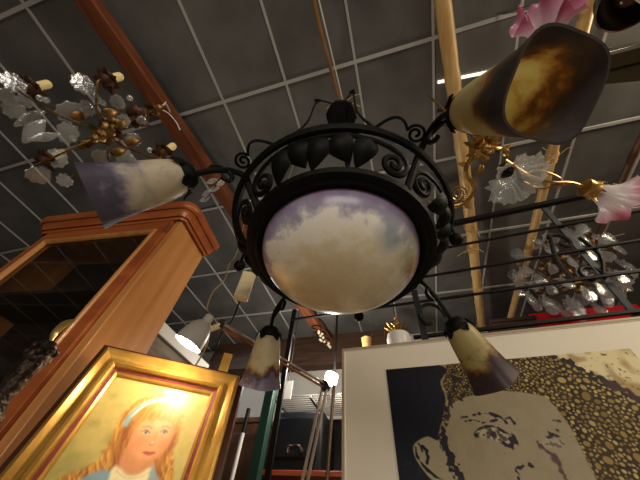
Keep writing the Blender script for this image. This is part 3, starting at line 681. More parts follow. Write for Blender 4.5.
# ------------------------------------------------------------------ display cabinet
yaw = math.radians(6.0); ex = V(-math.cos(yaw), -math.sin(yaw), 0); ey = V(-math.sin(yaw), math.cos(yaw), 0)
C0 = V(-1.055, .644, 0); CWD, CDP, CH = .925, .27, CAM.z + 1.225
def cb_(u, v, z): return C0 + ex * u + ey * v + V(0, 0, z)       # u leftwards along the front, v back
RC = Matrix((ex * -1, ey, V(0, 0, 1))).transposed()
cab = thing('display_cabinet', C0, 'tall cherry wood display cabinet with dark glass door and moulded cornice', 'cabinet')
def cbox(name, u0, u1, v0, v1, z0, z1, m, par=cab, bevel=.002):
    return MB().box(cb_((u0 + u1) / 2, (v0 + v1) / 2, (z0 + z1) / 2), (u1 - u0, v1 - v0, z1 - z0), RC).build(name, m, par, bevel=bevel)
cbox('side_panel', 0, .022, .006, CDP, 0, CH, CHERRY); cbox('side_panel', CWD - .022, CWD, .006, CDP, 0, CH, CHERRY)
DK = mat('dark_cabinet_interior', (44, 34, 28), .7)
cbox('back_panel', .022, CWD - .022, CDP - .012, CDP, .05, CH, DK)
cbox('top_panel', .022, CWD - .022, .006, CDP - .012, CH - .02, CH, CHERRY); cbox('bottom_panel', .022, CWD - .022, .006, CDP - .012, .04, .08, CHERRY)
for z in (.75, 1.25, 1.7): cbox('shelf', .024, CWD - .024, .03, CDP - .014, z, z + .02, DK)
cbox('corner_post', 0, .042, 0, .03, 0, CH, CHERRY, bevel=.004); cbox('corner_post', CWD - .04, CWD, 0, .03, 0, CH, CHERRY, bevel=.004)
DT = CH - .018; du0, du1 = .045, CWD - .043; gz0, gz1 = .5, CAM.z + 1.108; gu0, gu1 = .125, CWD - .115
dr = MB()
def fr(u, v, h): return cb_(u, -h, v)
dr.box(cb_((du0 + gu0) / 2, -.002, (DT + .06) / 2), (gu0 - du0, .024, DT - .06), RC); dr.box(cb_((du1 + gu1) / 2, -.002, (DT + .06) / 2), (du1 - gu1, .024, DT - .06), RC)
dr.box(cb_((gu0 + gu1) / 2, -.002, (DT + gz1) / 2), (gu1 - gu0, .024, DT - gz1), RC); dr.box(cb_((gu0 + gu1) / 2, -.002, (.06 + gz0) / 2), (gu1 - gu0, .024, gz0 - .06), RC)
door = dr.build('door', CHERRYH, cab, bevel=.002)
mb = MB().loop([(-.022, .014), (-.018, .022), (-.010, .022), (-.006, .016), (.0, .018), (.004, .012), (.004, .002), (-.022, .002)], (gu0, gz0, gu1, gz1), fr); mb.build('moulding', CHERRY, door)
gm = bpy.data.materials.new('dark_cabinet_glass'); gm.use_nodes = True; b = gm.node_tree.nodes['Principled BSDF']; b.inputs['Base Color'].default_value = (.75, .74, .7, 1); b.inputs['Transmission Weight'].default_value = 1; b.inputs['Roughness'].default_value = 0; b.inputs['IOR'].default_value = 1.28
MB().box(cb_((gu0 + gu1) / 2, .002, (gz0 + gz1) / 2), (gu1 - gu0, .004, gz1 - gz0), RC).build('glass_pane', gm, door, smooth=False)
for z in (CAM.z + 1.135, .7):
    MB().lathe([(.004, -.036), (.0075, -.032), (.0075, .032), (.004, .036)], cb_(.0435, -.017, z), n=12).build('hinge', mat('dark_brass_hinge', (150, 124, 84), .3, .85), door)
# cornice: stepped moulding swept round front and sides with rounded corners
prof = [(0, 0), (.006, .0), (.006, .012), (.013, .012), (.013, -.002), (.018, -.004), (.023, .002), (.024, .010), (.024, .030), (.030, .030), (.030, .014), (.034, .012), (.042, .030), (.052, .046), (.056, .048), (.056, .068), (.062, .068), (.062, .050), (.070, .054), (.077, .066), (.079, .080), (.077, .096), (.068, .108), (.0, .108)]
path = []
def corner(u, v, sx, sy, n=6): return [(u, v, a) for a in [k / n for k in range(n + 1)]]
vv = []; N = 0; rows_ = []
for (o_, h) in prof:
    rw = [cb_(-o_, CDP, CH - .02 + h)]
    for k in range(9): a = PI / 2 * k / 8; rr = .012 + o_; rw.append(cb_(.012 - rr * math.cos(a), .012 - rr * math.sin(a), CH - .02 + h))
    for k in range(9): a = PI / 2 * k / 8; rr = .012 + o_; rw.append(cb_(CWD - .012 + rr * math.sin(a), .012 - rr * math.cos(a), CH - .02 + h))
    rw.append(cb_(CWD + o_, CDP, CH - .02 + h)); rows_.append(rw)
N = len(rows_[0]); vv = [p for r in rows_ for p in r]; M_ = len(prof)
ff = [(i * N + k, i * N + k + 1, (i + 1) * N + k + 1, (i + 1) * N + k) for i in range(M_ - 1) for k in range(N - 1)] + [tuple((M_ - 1) * N + k for k in range(N)), tuple(i * N for i in range(M_)), tuple(i * N + N - 1 for i in reversed(range(M_)))]
MB().add(vv, ff).build('cornice', CHERRYH, cab, ang=.9)

# ------------------------------------------------------------------ paint helpers (numpy)
def vn(u, v, sc, seed):
    r_g = np.random.default_rng(seed); G = r_g.random((64, 64)); x_ = (u * sc) % 63; y_ = (v * sc) % 63
    i = np.floor(x_).astype(int) % 63; j = np.floor(y_).astype(int) % 63; a = x_ - np.floor(x_); b_ = y_ - np.floor(y_); a = a * a * (3 - 2 * a); b_ = b_ * b_ * (3 - 2 * b_)
    return (G[i, j] * (1 - a) + G[i + 1, j] * a) * (1 - b_) + (G[i, j + 1] * (1 - a) + G[i + 1, j + 1] * a) * b_
def spl(P, closed=True, k=5): return [(p.x, p.y) for p in smooth_path([V(a, b_, 0) for a, b_ in P], k, closed)]
def dist(u, v, P, closed=False):
    d = np.full(u.shape, 9.0); n = len(P)
    for i in range(n if closed else n - 1):
        ax_, ay = P[i]; bx_, by = P[(i + 1) % n]; ex_, ey_ = bx_ - ax_, by - ay; L = ex_ * ex_ + ey_ * ey_ + 1e-12
        t = np.clip(((u - ax_) * ex_ + (v - ay) * ey_) / L, 0, 1); d = np.minimum(d, np.hypot(u - ax_ - t * ex_, v - ay - t * ey_))
    return d
def sdf(u, v, P):
    ins = np.zeros(u.shape, bool); n = len(P)
    for i in range(n):
        ax_, ay = P[i]; bx_, by = P[(i + 1) % n]
        c_ = ((ay > v) != (by > v)) & (u < (bx_ - ax_) * (v - ay) / (by - ay + 1e-12) + ax_); ins ^= c_
    d = dist(u, v, P, True); return np.where(ins, -d, d)
def soft(d, w_): t = np.clip(.5 - d / (2 * w_), 0, 1); return t * t * (3 - 2 * t)
class Paint:
    def __init__(s, u, v): s.u, s.v = u, v; s.c = np.zeros((len(u), 3))
    def put(s, col, m): s.c = s.c * (1 - m[:, None]) + np.array(lin(col))[None] * m[:, None]
    def poly(s, P, col, w_=.003, a=1.0, warp=None, smooth=True): d = sdf(s.u, s.v, spl(P) if smooth else P); s.put(col, soft(d + (warp if warp is not None else 0), w_) * a)
    def line(s, P, col, r, w_=.002, a=1.0, warp=None, smooth=True): d = dist(s.u, s.v, spl(P, False) if smooth else P) - r; s.put(col, soft(d + (warp if warp is not None else 0), w_) * a)
    def dot(s, c, r, col, w_=.003, a=1.0, asp=1.0): s.put(col, soft(np.hypot(s.u - c[0], (s.v - c[1]) * asp) - r, w_) * a)
def canvas(name, fr, W_, H_, nu, nv, paint, m, parent, off=(0, 0)):
    uu, v_ = np.meshgrid(np.linspace(0, W_, nu), np.linspace(0, H_, nv), indexing='ij'); u = uu.ravel() + off[0]; v = v_.ravel() + off[1]
    P = Paint(u, v); paint(P)
    mb = MB(); vs_ = [fr(a, b_, 0.0) for a, b_ in zip(u.tolist(), v.tolist())]
    mb.v = vs_; mb.f = [(i * nv + j, (i + 1) * nv + j, (i + 1) * nv + j + 1, i * nv + j + 1) for i in range(nu - 1) for j in range(nv - 1)]
    n0 = len(vs_); b4 = [0, (nu - 1) * nv, nu * nv - 1, nv - 1]
    me = bpy.data.meshes.new(name); offp = parent.location
    # a thin panel: painted face in front, plain back
    back = [fr(off[0], off[1], -.004), fr(off[0] + W_, off[1], -.004), fr(off[0] + W_, off[1] + H_, -.004), fr(off[0], off[1] + H_, -.004)]
    me.from_pydata([p - offp for p in mb.v + back], [], mb.f + [(n0 + 3, n0 + 2, n0 + 1, n0)])
    at_ = me.color_attributes.new('paint', 'FLOAT_COLOR', 'POINT'); arr = np.ones((n0 + 4, 4), np.float32); arr[:n0, :3] = np.clip(P.c, 0, 1); arr[n0:, :3] = .2; at_.data.foreach_set('color', arr.ravel())
    me.materials.append(m); o_ = bpy.data.objects.new(name, me); COL.objects.link(o_); o_.parent = parent
    return o_

# ------------------------------------------------------------------ framed portrait of a girl on an easel
TLp = CAM + V(-.877, .595, .406); hh = V(.816, .578, 0).normalized(); uu_ = V(-.130, .184, .974); uu_ = (uu_ - hh * uu_.dot(hh)).normalized(); nn_ = hh.cross(uu_)
def pf(u, v, h): return TLp + hh * u - uu_ * v + nn_ * h
PW, PH = .42, .50
gp = thing('framed_painting', pf(PW / 2, PH, 0), 'gold framed oil painting of a long-haired girl with blue hairband', 'painting')
MB().loop([(0, -.03), (0, .004), (.004, .012), (.012, .016), (.018, .010), (.028, .004), (.036, .006), (.044, .016), (.052, .018), (.057, .012), (.058, 0), (.058, -.03)], (0, 0, PW, PH), pf).build('frame', GFRAME, gp, ang=.5)
MB().loop([(.058, -.028), (.058, .003), (.067, -.001), (.067, -.028)], (0, 0, PW, PH), pf).build('red_liner', REDLINER, gp, ang=.5)
MB().loop([(.067, -.028), (.067, .001), (.0725, -.003), (.0745, -.008), (.0745, -.028)], (0, 0, PW, PH), pf).build('gold_slip', GFRAME, gp, ang=.5)
MB().loop([(.001, -.032), (-.020, -.032), (-.022, -.022), (-.016, -.010), (-.004, -.006), (.001, -.006)], (0, 0, PW, PH), pf).build('outer_edge', mat('dark_red_brown_lacquer', (70, 34, 20), .3), gp, ang=.5)
def girl(p):
    u, v = p.u, p.v; n1 = vn(u, v, 40, 1) - .5; n2 = vn(u, v, 110, 2) - .5; n3 = vn(u * 3, v * .7, 90, 3) - .5
    p.put((196, 176, 104), np.ones_like(u))
    p.put((160, 152, 86), np.clip(.35 + n1 * 1.6 + (v - .2) * 2.5 - (u - .1) * 1.0, 0, 1) * .8)
    p.put((220, 196, 132), np.clip((u - .26) * 4 + n1, 0, .7))
    wp = n2 * .010 + n3 * .010
    hair = [(.222, .108), (.196, .111), (.167, .124), (.150, .154), (.146, .189), (.152, .228), (.154, .259), (.138, .290), (.10, .315), (.08, .36), (.33, .40), (.329, .292), (.316, .262), (.303, .232), (.301, .195), (.298, .165), (.283, .138), (.252, .115)]
    p.poly(hair, (178, 112, 44), .006, warp=wp)
    hm = soft(sdf(u, v, spl(hair)), .006)
    strand = np.clip(.5 + (vn(u + .10 * np.sin(v * 9), v * .18, 210, 31) - .5) * 2.2, 0, 1)
    p.put((226, 176, 84), hm * strand * .8); p.put((122, 66, 28), hm * np.clip(n3 * 2 + n1, 0, 1) * .8)
    p.put((140, 72, 34), soft(dist(u, v, spl([(.176, .18), (.178, .22), (.19, .26), (.205, .285)], False)) - .014, .010) * .7)
    p.put((150, 84, 40), soft(dist(u, v, spl([(.292, .18), (.296, .215), (.288, .25), (.290, .285)], False)) - .008, .008) * .7)
    neck = [(.203, .235), (.199, .275), (.222, .292), (.262, .290), (.272, .262)]
    p.poly(neck, (206, 138, 92), .006)
    face = [(.199, .150), (.190, .182), (.192, .212), (.201, .240), (.218, .259), (.243, .266), (.264, .260), (.281, .240), (.288, .215), (.287, .180), (.272, .150), (.235, .135)]
    p.poly(face, (226, 160, 108), .006)
    fm = soft(sdf(u, v, spl(face)), .006)
    p.put((214, 126, 82), fm * soft(np.hypot(u - .218, v - .226) - .016, .016) * .55); p.put((214, 126, 82), fm * soft(np.hypot(u - .276, v - .220) - .010, .012) * .5)
    p.put((238, 184, 132), fm * soft(np.hypot((u - .240) , (v - .178) * 1.3) - .024, .024) * .6)
    p.put((190, 112, 68), fm * soft(sdf(u, v, spl(face)) * -1 - .008, .008) * .45)
    bangs = [(.190, .196), (.205, .176), (.222, .172), (.240, .163), (.262, .164), (.284, .175), (.292, .19), (.292, .150), (.265, .122), (.215, .118), (.182, .140), (.178, .175)]
    p.poly(bangs, (192, 126, 54), .006, warp=wp); bmk = soft(sdf(u, v, spl(bangs)) + wp, .006); p.put((222, 170, 82), bmk * strand * .5)
    p.line([(.165, .190), (.167, .165), (.176, .144), (.190, .126), (.208, .117), (.226, .114)], (138, 168, 162), .0068, .004); p.line([(.169, .170), (.178, .149), (.192, .131), (.206, .122)], (184, 208, 196), .0022, .002, .8)
    for (ex_, ey_, sx) in ((.221, .200, 1), (.264, .192, .85)):
        p.put((222, 190, 158), soft(np.hypot((u - ex_) / 1.0, (v - ey_) * 2.0) - .0085 * sx, .003))
        p.dot((ex_ + .001, ey_), .0048, (112, 126, 130), .0022); p.dot((ex_ + .001, ey_), .002, (66, 62, 60), .0018)
        p.line([(ex_ - .010 * sx, ey_ + .001), (ex_ - .003, ey_ - .0045), (ex_ + .005, ey_ - .004), (ex_ + .010 * sx, ey_ + .001)], (110, 62, 38), .0011, .0012)
        p.line([(ex_ - .012 * sx, ey_ - .010), (ex_ - .002, ey_ - .0145), (ex_ + .010 * sx, ey_ - .011)], (158, 92, 52), .0013, .0018, .8)
    p.line([(.247, .196), (.250, .212), (.2525, .220)], (204, 130, 86), .0016, .0025, .6); p.line([(.243, .224), (.248, .2265), (.254, .223)], (176, 92, 60), .0013, .0015, .85); p.dot((.2485, .2205), .003, (240, 190, 146), .003, .7)
    p.poly([(.236, .2435), (.246, .2395), (.252, .2405), (.258, .2385), (.266, .2405), (.258, .2475), (.248, .249)], (196, 98, 72), .0022); p.line([(.237, .2435), (.251, .2435), (.265, .2405)], (134, 50, 42), .0007, .001)
    p.poly([(.190, .290), (.204, .281), (.226, .291), (.250, .288), (.268, .272), (.276, .285), (.276, .40), (.185, .40)], (232, 220, 180), .005); p.line([(.200, .286), (.226, .297), (.255, .292), (.271, .280)], (206, 186, 138), .0016, .002, .7)
    p.poly([(.272, .268), (.286, .280), (.312, .310), (.325, .40), (.272, .40), (.278, .320)], (134, 160, 164), .005); p.poly([(.190, .292), (.165, .292), (.13, .325), (.10, .40), (.20, .40), (.198, .330)], (128, 156, 166), .005)
    p.c *= (1 + .10 * n2[:, None])
def pfc(u, v, h): return pf(u, v, h - .011)
canvas('canvas', pfc, PW - .148, PH - .148, 150, 200, girl, attr_mat('oil_paint', .34, .5, 0, .2, 160), gp, (.074, .074))
# easel
es = thing('easel', pf(PW * .62, PH, -.12) * 1 - V(0, 0, pf(PW * .62, PH, -.12).z), 'yellow pine easel with its mast rising behind the framed painting', 'easel')
MB().bar(pf(.357, -.118, -.054), pf(.365, PH + .02, -.054), .032, .018, up=nn_).build('mast', PINE, es, bevel=.002)
for du, m_ in ((.06, PINE), (.36, PINE)):
    a = pf(du, PH - .02, -.075); b_ = V(a.x + nn_.x * .05 + (du - .21) * .5 * hh.x, a.y + nn_.y * .05 + (du - .21) * .5 * hh.y, 0.0)
    MB().bar(pf(du * .3 + .26, .10, -.062), b_, .03, .02).build('leg', PINE, es, bevel=.002)
a = pf(.365, .12, -.07); MB().bar(a, V(a.x - nn_.x * .45, a.y - nn_.y * .45, 0), .03, .02).build('leg', PINE, es, bevel=.002)
MB().bar(pf(-.02, PH + .037, -.01), pf(PW + .02, PH + .037, -.01), .075, .026, up=uu_).build('ledge', PINE, es, bevel=.002)
MB().bar(pf(.365, PH + .02, -.052), V(pf(.365, PH + .02, -.052).x, pf(.365, PH + .02, -.052).y, .25), .032, .018).build('post', PINE, es, bevel=.002)

# ------------------------------------------------------------------ big portrait print
PO = CAM + V(-.3225, 1.5, .85); pe = V(1.418, -.076, 0).normalized(); pn = V(pe.y, -pe.x, 0)
def bf(u, v, h): return PO + pe * u + V(0, 0, -v) + pn * h
BW, BH = 1.53, PO.z
bp_ = thing('portrait_print', bf(BW / 2, BH, -.02), 'large wide-bordered print of a face with gold bubble hair on black', 'picture')
MB().loop([(0, -.035), (0, .004), (.003, .006), (.012, .006), (.014, .002), (.75, .002), (.75, -.035)], (0, 0, BW, BH), bf).build('mount', MATW, bp_, ang=.5)
MB().loop([(0, -.037), (-.004, -.03), (-.004, .008), (.0, .009), (.008, .009), (.009, .005), (.009, -.037)], (0, 0, BW, BH), bf).build('frame', mat('pale_wood_edge', (168, 152, 126), .5), bp_, ang=.5)
IU0, IV0, IU1, IV1 = .236, .138, 1.290, 1.2
def print_(p):
    u, v = p.u, p.v; n1 = vn(u, v, 30, 11) - .5; n2 = vn(u, v, 90, 12) - .5; n3 = vn(u, v, 160, 13) - .5; ones = np.ones_like(u)
    p.put((16, 18, 30), ones); p.put((52, 56, 66), np.clip(n2 * 3 - .8, 0, 1) * .35)
    wp = n2 * .008
    FACE = (150, 138, 112)
    # silhouette of head and hair
    sil = [(.543, .10), (.535, .165), (.488, .222), (.492, .290), (.463, .364), (.424, .438), (.411, .511), (.418, .60), (.45, .75), (.5, .95), (.55, 1.25), (1.35, 1.25), (1.35, .10)]
    p.poly(sil, (150, 132, 92), .003, warp=wp * .5)
    ear = [(.455, .455), (.415, .456), (.380, .441), (.343, .452), (.313, .474), (.313, .512), (.338, .556), (.372, .590), (.43, .60), (.46, .60)]
    p.poly(ear, (156, 146, 118), .003)
    p.line([(.322, .478), (.322, .51), (.345, .545), (.378, .572), (.41, .585)], (20, 20, 30), .0045, .002, 1, wp)
    p.line([(.350, .475), (.362, .49), (.364, .515), (.356, .53)], (20, 20, 30), .0055, .002, 1, wp); p.line([(.336, .465), (.345, .49)], (20, 20, 30), .003, .002, .9, wp)
    # bubble hair
    hairp = [(.535, .10), (.531, .17), (.495, .225), (.50, .30), (.51, .321), (.562, .295), (.642, .282), (.726, .275), (.80, .285), (.881, .309), (.901, .349), (.915, .42), (.911, .515), (.906, .60), (.92, .80), (.95, 1.25), (1.35, 1.25), (1.35, .34), (1.171, .326), (1.112, .256), (1.047, .177), (.964, .10)]
    hm = soft(sdf(u, v, hairp), .003)
    p.put((58, 42, 22), hm); p.put((34, 24, 14), hm * np.clip(n1 * 3 + .1, 0, 1)); 
    r2 = np.random.default_rng(7); pts = []; 
    bw = np.zeros_like(u); bcol = np.zeros((len(u), 3))
    cell = .05; grid = {}
    def ok(x_, y_, r):
        i, j = int(x_ / cell), int(y_ / cell)
        for a in range(i - 1, i + 2):
            for b_ in range(j - 1, j + 2):
                for (X, Y, R) in grid.get((a, b_), ()):
                    if (X - x_) ** 2 + (Y - y_) ** 2 < (R + r) ** 2 * .92: return False
        return True
    order = [.017] * 45 + [.012] * 260 + [.0085] * 2200 + [.0062] * 9000 + [.0048] * 14000
    U2 = u.reshape(NU, NV); V2 = v.reshape(NU, NV); su = (IU1 - IU0) / (NU - 1); sv = (IV1 - IV0) / (NV - 1)
    bw2 = np.zeros((NU, NV)); shade = np.zeros((NU, NV))
    for r in order:
        x_ = r2.uniform(.47, 1.30); y_ = r2.uniform(.13, .75)
        k = .55 + .6 * min(1, max(0, (x_ - .62) / .4)) if y_ < .35 else 1.0
        R = r * k * r2.uniform(.8, 1.1)
        if not ok(x_, y_, R): continue
        grid.setdefault((int(x_ / cell), int(y_ / cell)), []).append((x_, y_, R))
        i0, i1 = int((x_ - R - IU0) / su), int((x_ + R - IU0) / su) + 2; j0, j1 = int((y_ - R - IV0) / sv), int((y_ + R - IV0) / sv) + 2
        i0, j0 = max(i0, 0), max(j0, 0)
        if i1 <= i0 or j1 <= j0: continue
        a = r2.uniform(0, PI); uu2 = U2[i0:i1, j0:j1] - x_; vv2 = V2[i0:i1, j0:j1] - y_
        du_ = uu2 * math.cos(a) + vv2 * math.sin(a); dv_ = -uu2 * math.sin(a) + vv2 * math.cos(a)
        m_ = soft(np.hypot(du_ / .82, dv_ / .66) - R, .0016); bw2[i0:i1, j0:j1] = np.maximum(bw2[i0:i1, j0:j1], m_); shade[i0:i1, j0:j1] = np.where(m_ > .1, r2.uniform(0, 1), shade[i0:i1, j0:j1])
    bw = bw2.ravel() * hm; sh_ = shade.ravel()
    p.put((150, 124, 68), bw * .92); p.put((190, 168, 112), bw * np.clip(sh_ * 1.6 - .7, 0, 1)); p.put((110, 86, 46), bw * np.clip(.45 - sh_, 0, 1) * 1.6)
    p.put((200, 178, 124), hm * bw * np.clip((u - 1.02) * 3 - (v - .25) * 1.2, 0, .6))
    # face plane
    fc = [(.47, .40), (.511, .325), (.562, .300), (.642, .286), (.726, .279), (.80, .288), (.878, .311), (.898, .349), (.912, .42), (.908, .515), (.903, .60), (.91, .80), (.8, 1.1), (.6, 1.1), (.47, .80), (.44, .60), (.445, .47)]
    p.poly(fc, FACE, .003); fm = soft(sdf(u, v, spl(fc)), .003); p.put((136, 124, 98), fm * np.clip(n1 * 1.2 + .3, 0, 1) * .6); p.put((160, 150, 124), fm * np.clip(n3, 0, 1) * .8)
    PUR = (34, 26, 40)
    for P_, r in (([(.559, .215), (.530, .262), (.506, .308), (.480, .352), (.456, .398), (.440, .446)], .009), ([(.440, .446), (.444, .488), (.456, .537), (.470, .60), (.48, .70)], .016)):
        p.line(P_, PUR, r, .003, 1, n2 * .022 + n3 * .012)
    p.line([(.531, .19), (.520, .23), (.525, .27), (.50, .33), (.476, .38)], (60, 46, 34), .003, .002, .9, n2 * .02); p.line([(.560, .16), (.556, .20), (.575, .215)], (34, 26, 26), .006, .002, .95, n2 * .03)
    p.line([(.60, .24), (.585, .27), (.555, .30)], (34, 26, 26), .007, .002, .95, n2 * .03)
    p.line([(.80, .17), (.812, .20), (.806, .225)], (34, 26, 26), .008, .002, .95, n2 * .03); p.line([(.812, .20), (.84, .215)], (34, 26, 26), .004, .002, .9, n2 * .02)
    for P_, r in (([(.517, .387), (.535, .375), (.56, .372)], .002), ([(.55, .389), (.575, .384), (.60, .392)], .0025), ([(.585, .366), (.62, .362), (.652, .364)], .003), ([(.652, .364), (.685, .377), (.70, .398)], .006), ([(.692, .392), (.722, .380), (.728, .402)], .004), ([(.61, .398), (.66, .39), (.68, .386)], .0018)):
        p.line(P_, PUR, r, .002, 1, n2 * .010, False)
    eyeL = [(.571, .432), (.603, .416), (.641, .413), (.672, .430), (.692, .458), (.672, .478), (.645, .466), (.61, .452), (.584, .446)]
    p.poly(eyeL, (170, 158, 128), .002); em = soft(sdf(u, v, spl(eyeL)), .002); p.put((60, 50, 48), em * np.clip((vn(u, v, 120, 21) - .5) * 7, 0, 1) * .9)
    p.line([(.568, .430), (.60, .414), (.641, .410), (.676, .428), (.698, .452)], PUR, .0040, .002, 1, n2 * .010); p.line([(.694, .440), (.70, .462), (.684, .476)], PUR, .009, .003, 1, n2 * .02); p.dot((.572, .440), .010, PUR, .004); p.dot((.636, .438), .011, (58, 30, 34), .004); p.line([(.66, .470), (.682, .484)], PUR, .007, .003, 1, n2 * .02)
    eyeR = [(.792, .470), (.83, .455), (.86, .462), (.866, .481), (.836, .489), (.804, .484)]
    p.poly(eyeR, (160, 148, 124), .002, .8); em = soft(sdf(u, v, spl(eyeR)), .002); p.put((80, 70, 66), em * np.clip((vn(u, v, 120, 22) - .5) * 7, 0, 1) * .8)
    p.line([(.786, .466), (.806, .452), (.836, .448)], PUR, .003, .002, .9, n2 * .02); p.line([(.838, .440), (.856, .450), (.89, .449)], PUR, .0025, .002, .9, n2 * .02); p.line([(.83, .446), (.864, .428)], PUR, .003, .002, .9, n2 * .02)
    p.line([(.786, .480), (.80, .500), (.818, .520), (.812, .548), (.816, .575), (.835, .60), (.84, .66)], (88, 58, 62), .006, .003, 1, n2 * .012); p.dot((.812, .522), .013, (88, 58, 62), .006)
    p.line([(.712, .541), (.69, .544), (.672, .562), (.668, .59), (.68, .61)], PUR, .0022, .002, 1, n2 * .02); p.line([(.70, .541), (.722, .539)], PUR, .0035, .002, 1, n2 * .02)
    p.line([(.87, .395), (.89, .402)], PUR, .002, .002, .8, n2 * .02); p.line([(.885, .54), (.90, .53)], PUR, .004, .003, .6, n2 * .03)
    # bright foil background at upper right, with its torn dark contour
    foil = [(.955, .10), (1.005, .150), (1.047, .172), (1.079, .225), (1.112, .250), (1.140, .270), (1.171, .318), (1.20, .345), (1.35, .36), (1.35, .05), (.95, .05)]
    p.poly(foil, (214, 200, 158), .003, smooth=False); flm = soft(sdf(u, v, foil), .003); p.put((150, 122, 70), flm * np.clip(n1 * 3 + (v - .19) * 2.5, 0, 1) * .8); p.put((40, 32, 30), flm * np.clip(n2 * 8 - 2.6, 0, 1) * .9)
    p.line(foil[:8], (40, 28, 34), .008, .003, 1, n2 * .03, False); p.line([(1.14, .28), (1.20, .34), (1.30, .37)], (64, 44, 44), .018, .008, .9, n2 * .05, False)
NU, NV = 520, 400
def bfc(u, v, h): return bf(u, v, h + .005)
IV1 = .95
canvas('print', bfc, IU1 - IU0, IV1 - IV0, NU, NV, print_, attr_mat('foil_print_ink', .5, .2, .0), bp_, (IU0, IV0))
MB().box(bf(BW / 2, 1.12, .004), (0.001, .001, .001)) if False else None

# ------------------------------------------------------------------ desk lamp lighting the painting
hd = Wd(203, 331, 1.0)
dl = thing('drafting_lamp', V(-.52, 1.36, 0), 'grey drafting lamp shining down on the gold framed painting', 'lamp')
axl = V(-.34, -.04, -.92).normalized(); top_ = Wd(211, 316, 1.0)
LL = .105
prof = [(.001, 0), (.012, 0), (.015, .004), (.0155, .026), (.022, .030), (.031, .042), (.038, .060), (.043, .084), (.045, LL), (.044, LL), (.041, .084), (.036, .061), (.029, .044), (.018, .034), (.001, .032)]
MB().lathe(prof[:9] + prof[9:], top_, axl, 36).build('lamp_shade', LAMPGREY, dl)
MB().lathe([(.001, .048), (.029, .048), (.0352, .062), (.0402, .084), (.0433, LL - .002), (.0425, LL - .002), (.039, .085), (.034, .063), (.027, .050), (.001, .050)], top_, axl, 36).build('inner_liner', LAMPWHITE, dl)
bulb = MB().ball(top_ + axl * .076, .021, n=16).build('bulb', emis('glowing_bulb', (255, 226, 180), 40), dl)
j0 = Wd(211, 329, 1.005); j1 = Wd(221, 325, 1.02)
MB().tube([top_ + axl * .03, j0, j1], .010, 10).build('swivel', CREAMP, dl)
mb = MB(); s_ = (j1 - j0).normalized(); mb.tube([j1 - V(0, 0, .012), j1 + V(0, 0, .016)], .011, 12); mb.build('knob', CABLED, dl)
el = Wd(325, 386, 1.45)
dv_ = (el - j1).normalized(); sd_ = dv_.cross(V(0, 0, 1)).normalized(); up2 = sd_.cross(dv_)
for s_, m_ in ((-1, COPPER), (1, STEEL)): MB().tube([j1 + up2 * s_ * .008, el + up2 * s_ * .009], .0055, 8).build('upper_arm', m_, dl)
ft_ = Wd(303, 490, 1.38); lo = el + (ft_ - el) * (el.z / (el.z - ft_.z)) * .985
s2 = V(1, .2, 0).normalized()
for s_ in (-1, 1): MB().tube([el + s2 * s_ * .010, lo + s2 * s_ * .010], .0065, 8).build('lower_arm', STEEL, dl)
MB().tube([el - V(0, .02, 0), el + V(0, .02, 0)], .020, 14).build('elbow_knob', CABLED, dl)
MB().lathe([(.001, .0), (.13, 0), (.13, .012), (.11, .026), (.02, .034), (.001, .034)], V(lo.x, lo.y, 0), n=32).build('base', GREYIRON, dl)
MB().tube(smooth_path([top_ + axl * .05 + V(.02, .02, 0), Wd(207, 343, 1.07), Wd(203, 353, 1.15), Wd(196, 365, 1.21), Wd(190, 378, 1.28)], 6), .0035, 6).build('cord', WHITEP, dl)
lamp('drafting_lamp_bulb', 'POINT', top_ + axl * .101, 2.9, (1.0, .86, .64), shadow_soft_size=.02)

# little bright lamp and the pole it is clipped to
lb = Wd(331, 379, 2.72)
ld = thing('clip_lamp', lb, 'small dazzling white lamp clipped to the beam left of the print', 'lamp')
MB().lathe([(.001, -.045), (.04, -.045), (.055, -.03), (.057, .03), (.05, .045), (.001, .045)], lb, V(.25, 0, 1), 20).build('bulb', emis('dazzling_bulb', (255, 246, 232), 22), ld)
MB().tube([lb + V(0, .0, .03), lb + V(0.02, .05, .09), V(lb.x + .02, lb.y + .10, CAM.z + 1.86)], .012, 8).build('holder', IRON2, ld)
lamp('clip_lamp_light', 'POINT', lb + V(0, -.12, .07), 40, (1.0, .93, .82), shadow_soft_size=.06)

# ------------------------------------------------------------------ statue at the left edge
sx_, sy_ = -.70, .36
st = thing('bronze_statue', V(sx_, sy_, 0), 'dark bronze robed figure statue with brass crescent on its head', 'statue')
zt = CAM.z + .262
mb = MB(); body = []
prof = [(.055, -.62), (.060, -.55), (.054, -.45), (.046, -.36), (.041, -.28), (.040, -.22), (.032, -.17), (.022, -.125), (.014, -.098), (.015, -.085), (.016, -.07), (.020, -.045), (.021, -.02), (.018, 0), (.012, .010), (.001, .012)]
mb.lathe(prof, V(sx_, sy_, zt), n=28, mod=lambda a, t: 1 + .13 * math.sin(3 * a + t * 23) * math.sin(t * 31) + .07 * math.sin(7 * a - t * 40))
mb.ball(V(sx_ + .016, sy_ - .016, zt - .032), .006, n=10)
for k in range(9):
    a = k * .8; mb.ball(V(sx_ + .020 * math.cos(a), sy_ + .020 * math.sin(a), zt - .012 + .006 * math.sin(3 * a)), .008, n=8)
mb.tube(smooth_path([V(sx_ + .035, sy_ - .02, zt - .14), V(sx_ + .058, sy_ - .03, zt - .2), V(sx_ + .05, sy_ - .05, zt - .25), V(sx_ + .01, sy_ - .06, zt - .22)], 6), [.016] * 19, 10)
mb.build('figure', BRONZE, st)
mb = MB().lathe([(.050, -.36), (.048, -.28), (.045, -.235), (.039, -.19), (.034, -.185), (.040, -.36)], V(sx_ + .004, sy_ - .004, zt), n=28, mod=lambda a, t: 1 + .05 * math.sin(5 * a)); mb.build('patterned_robe', CLOTH, st)
mb = MB()
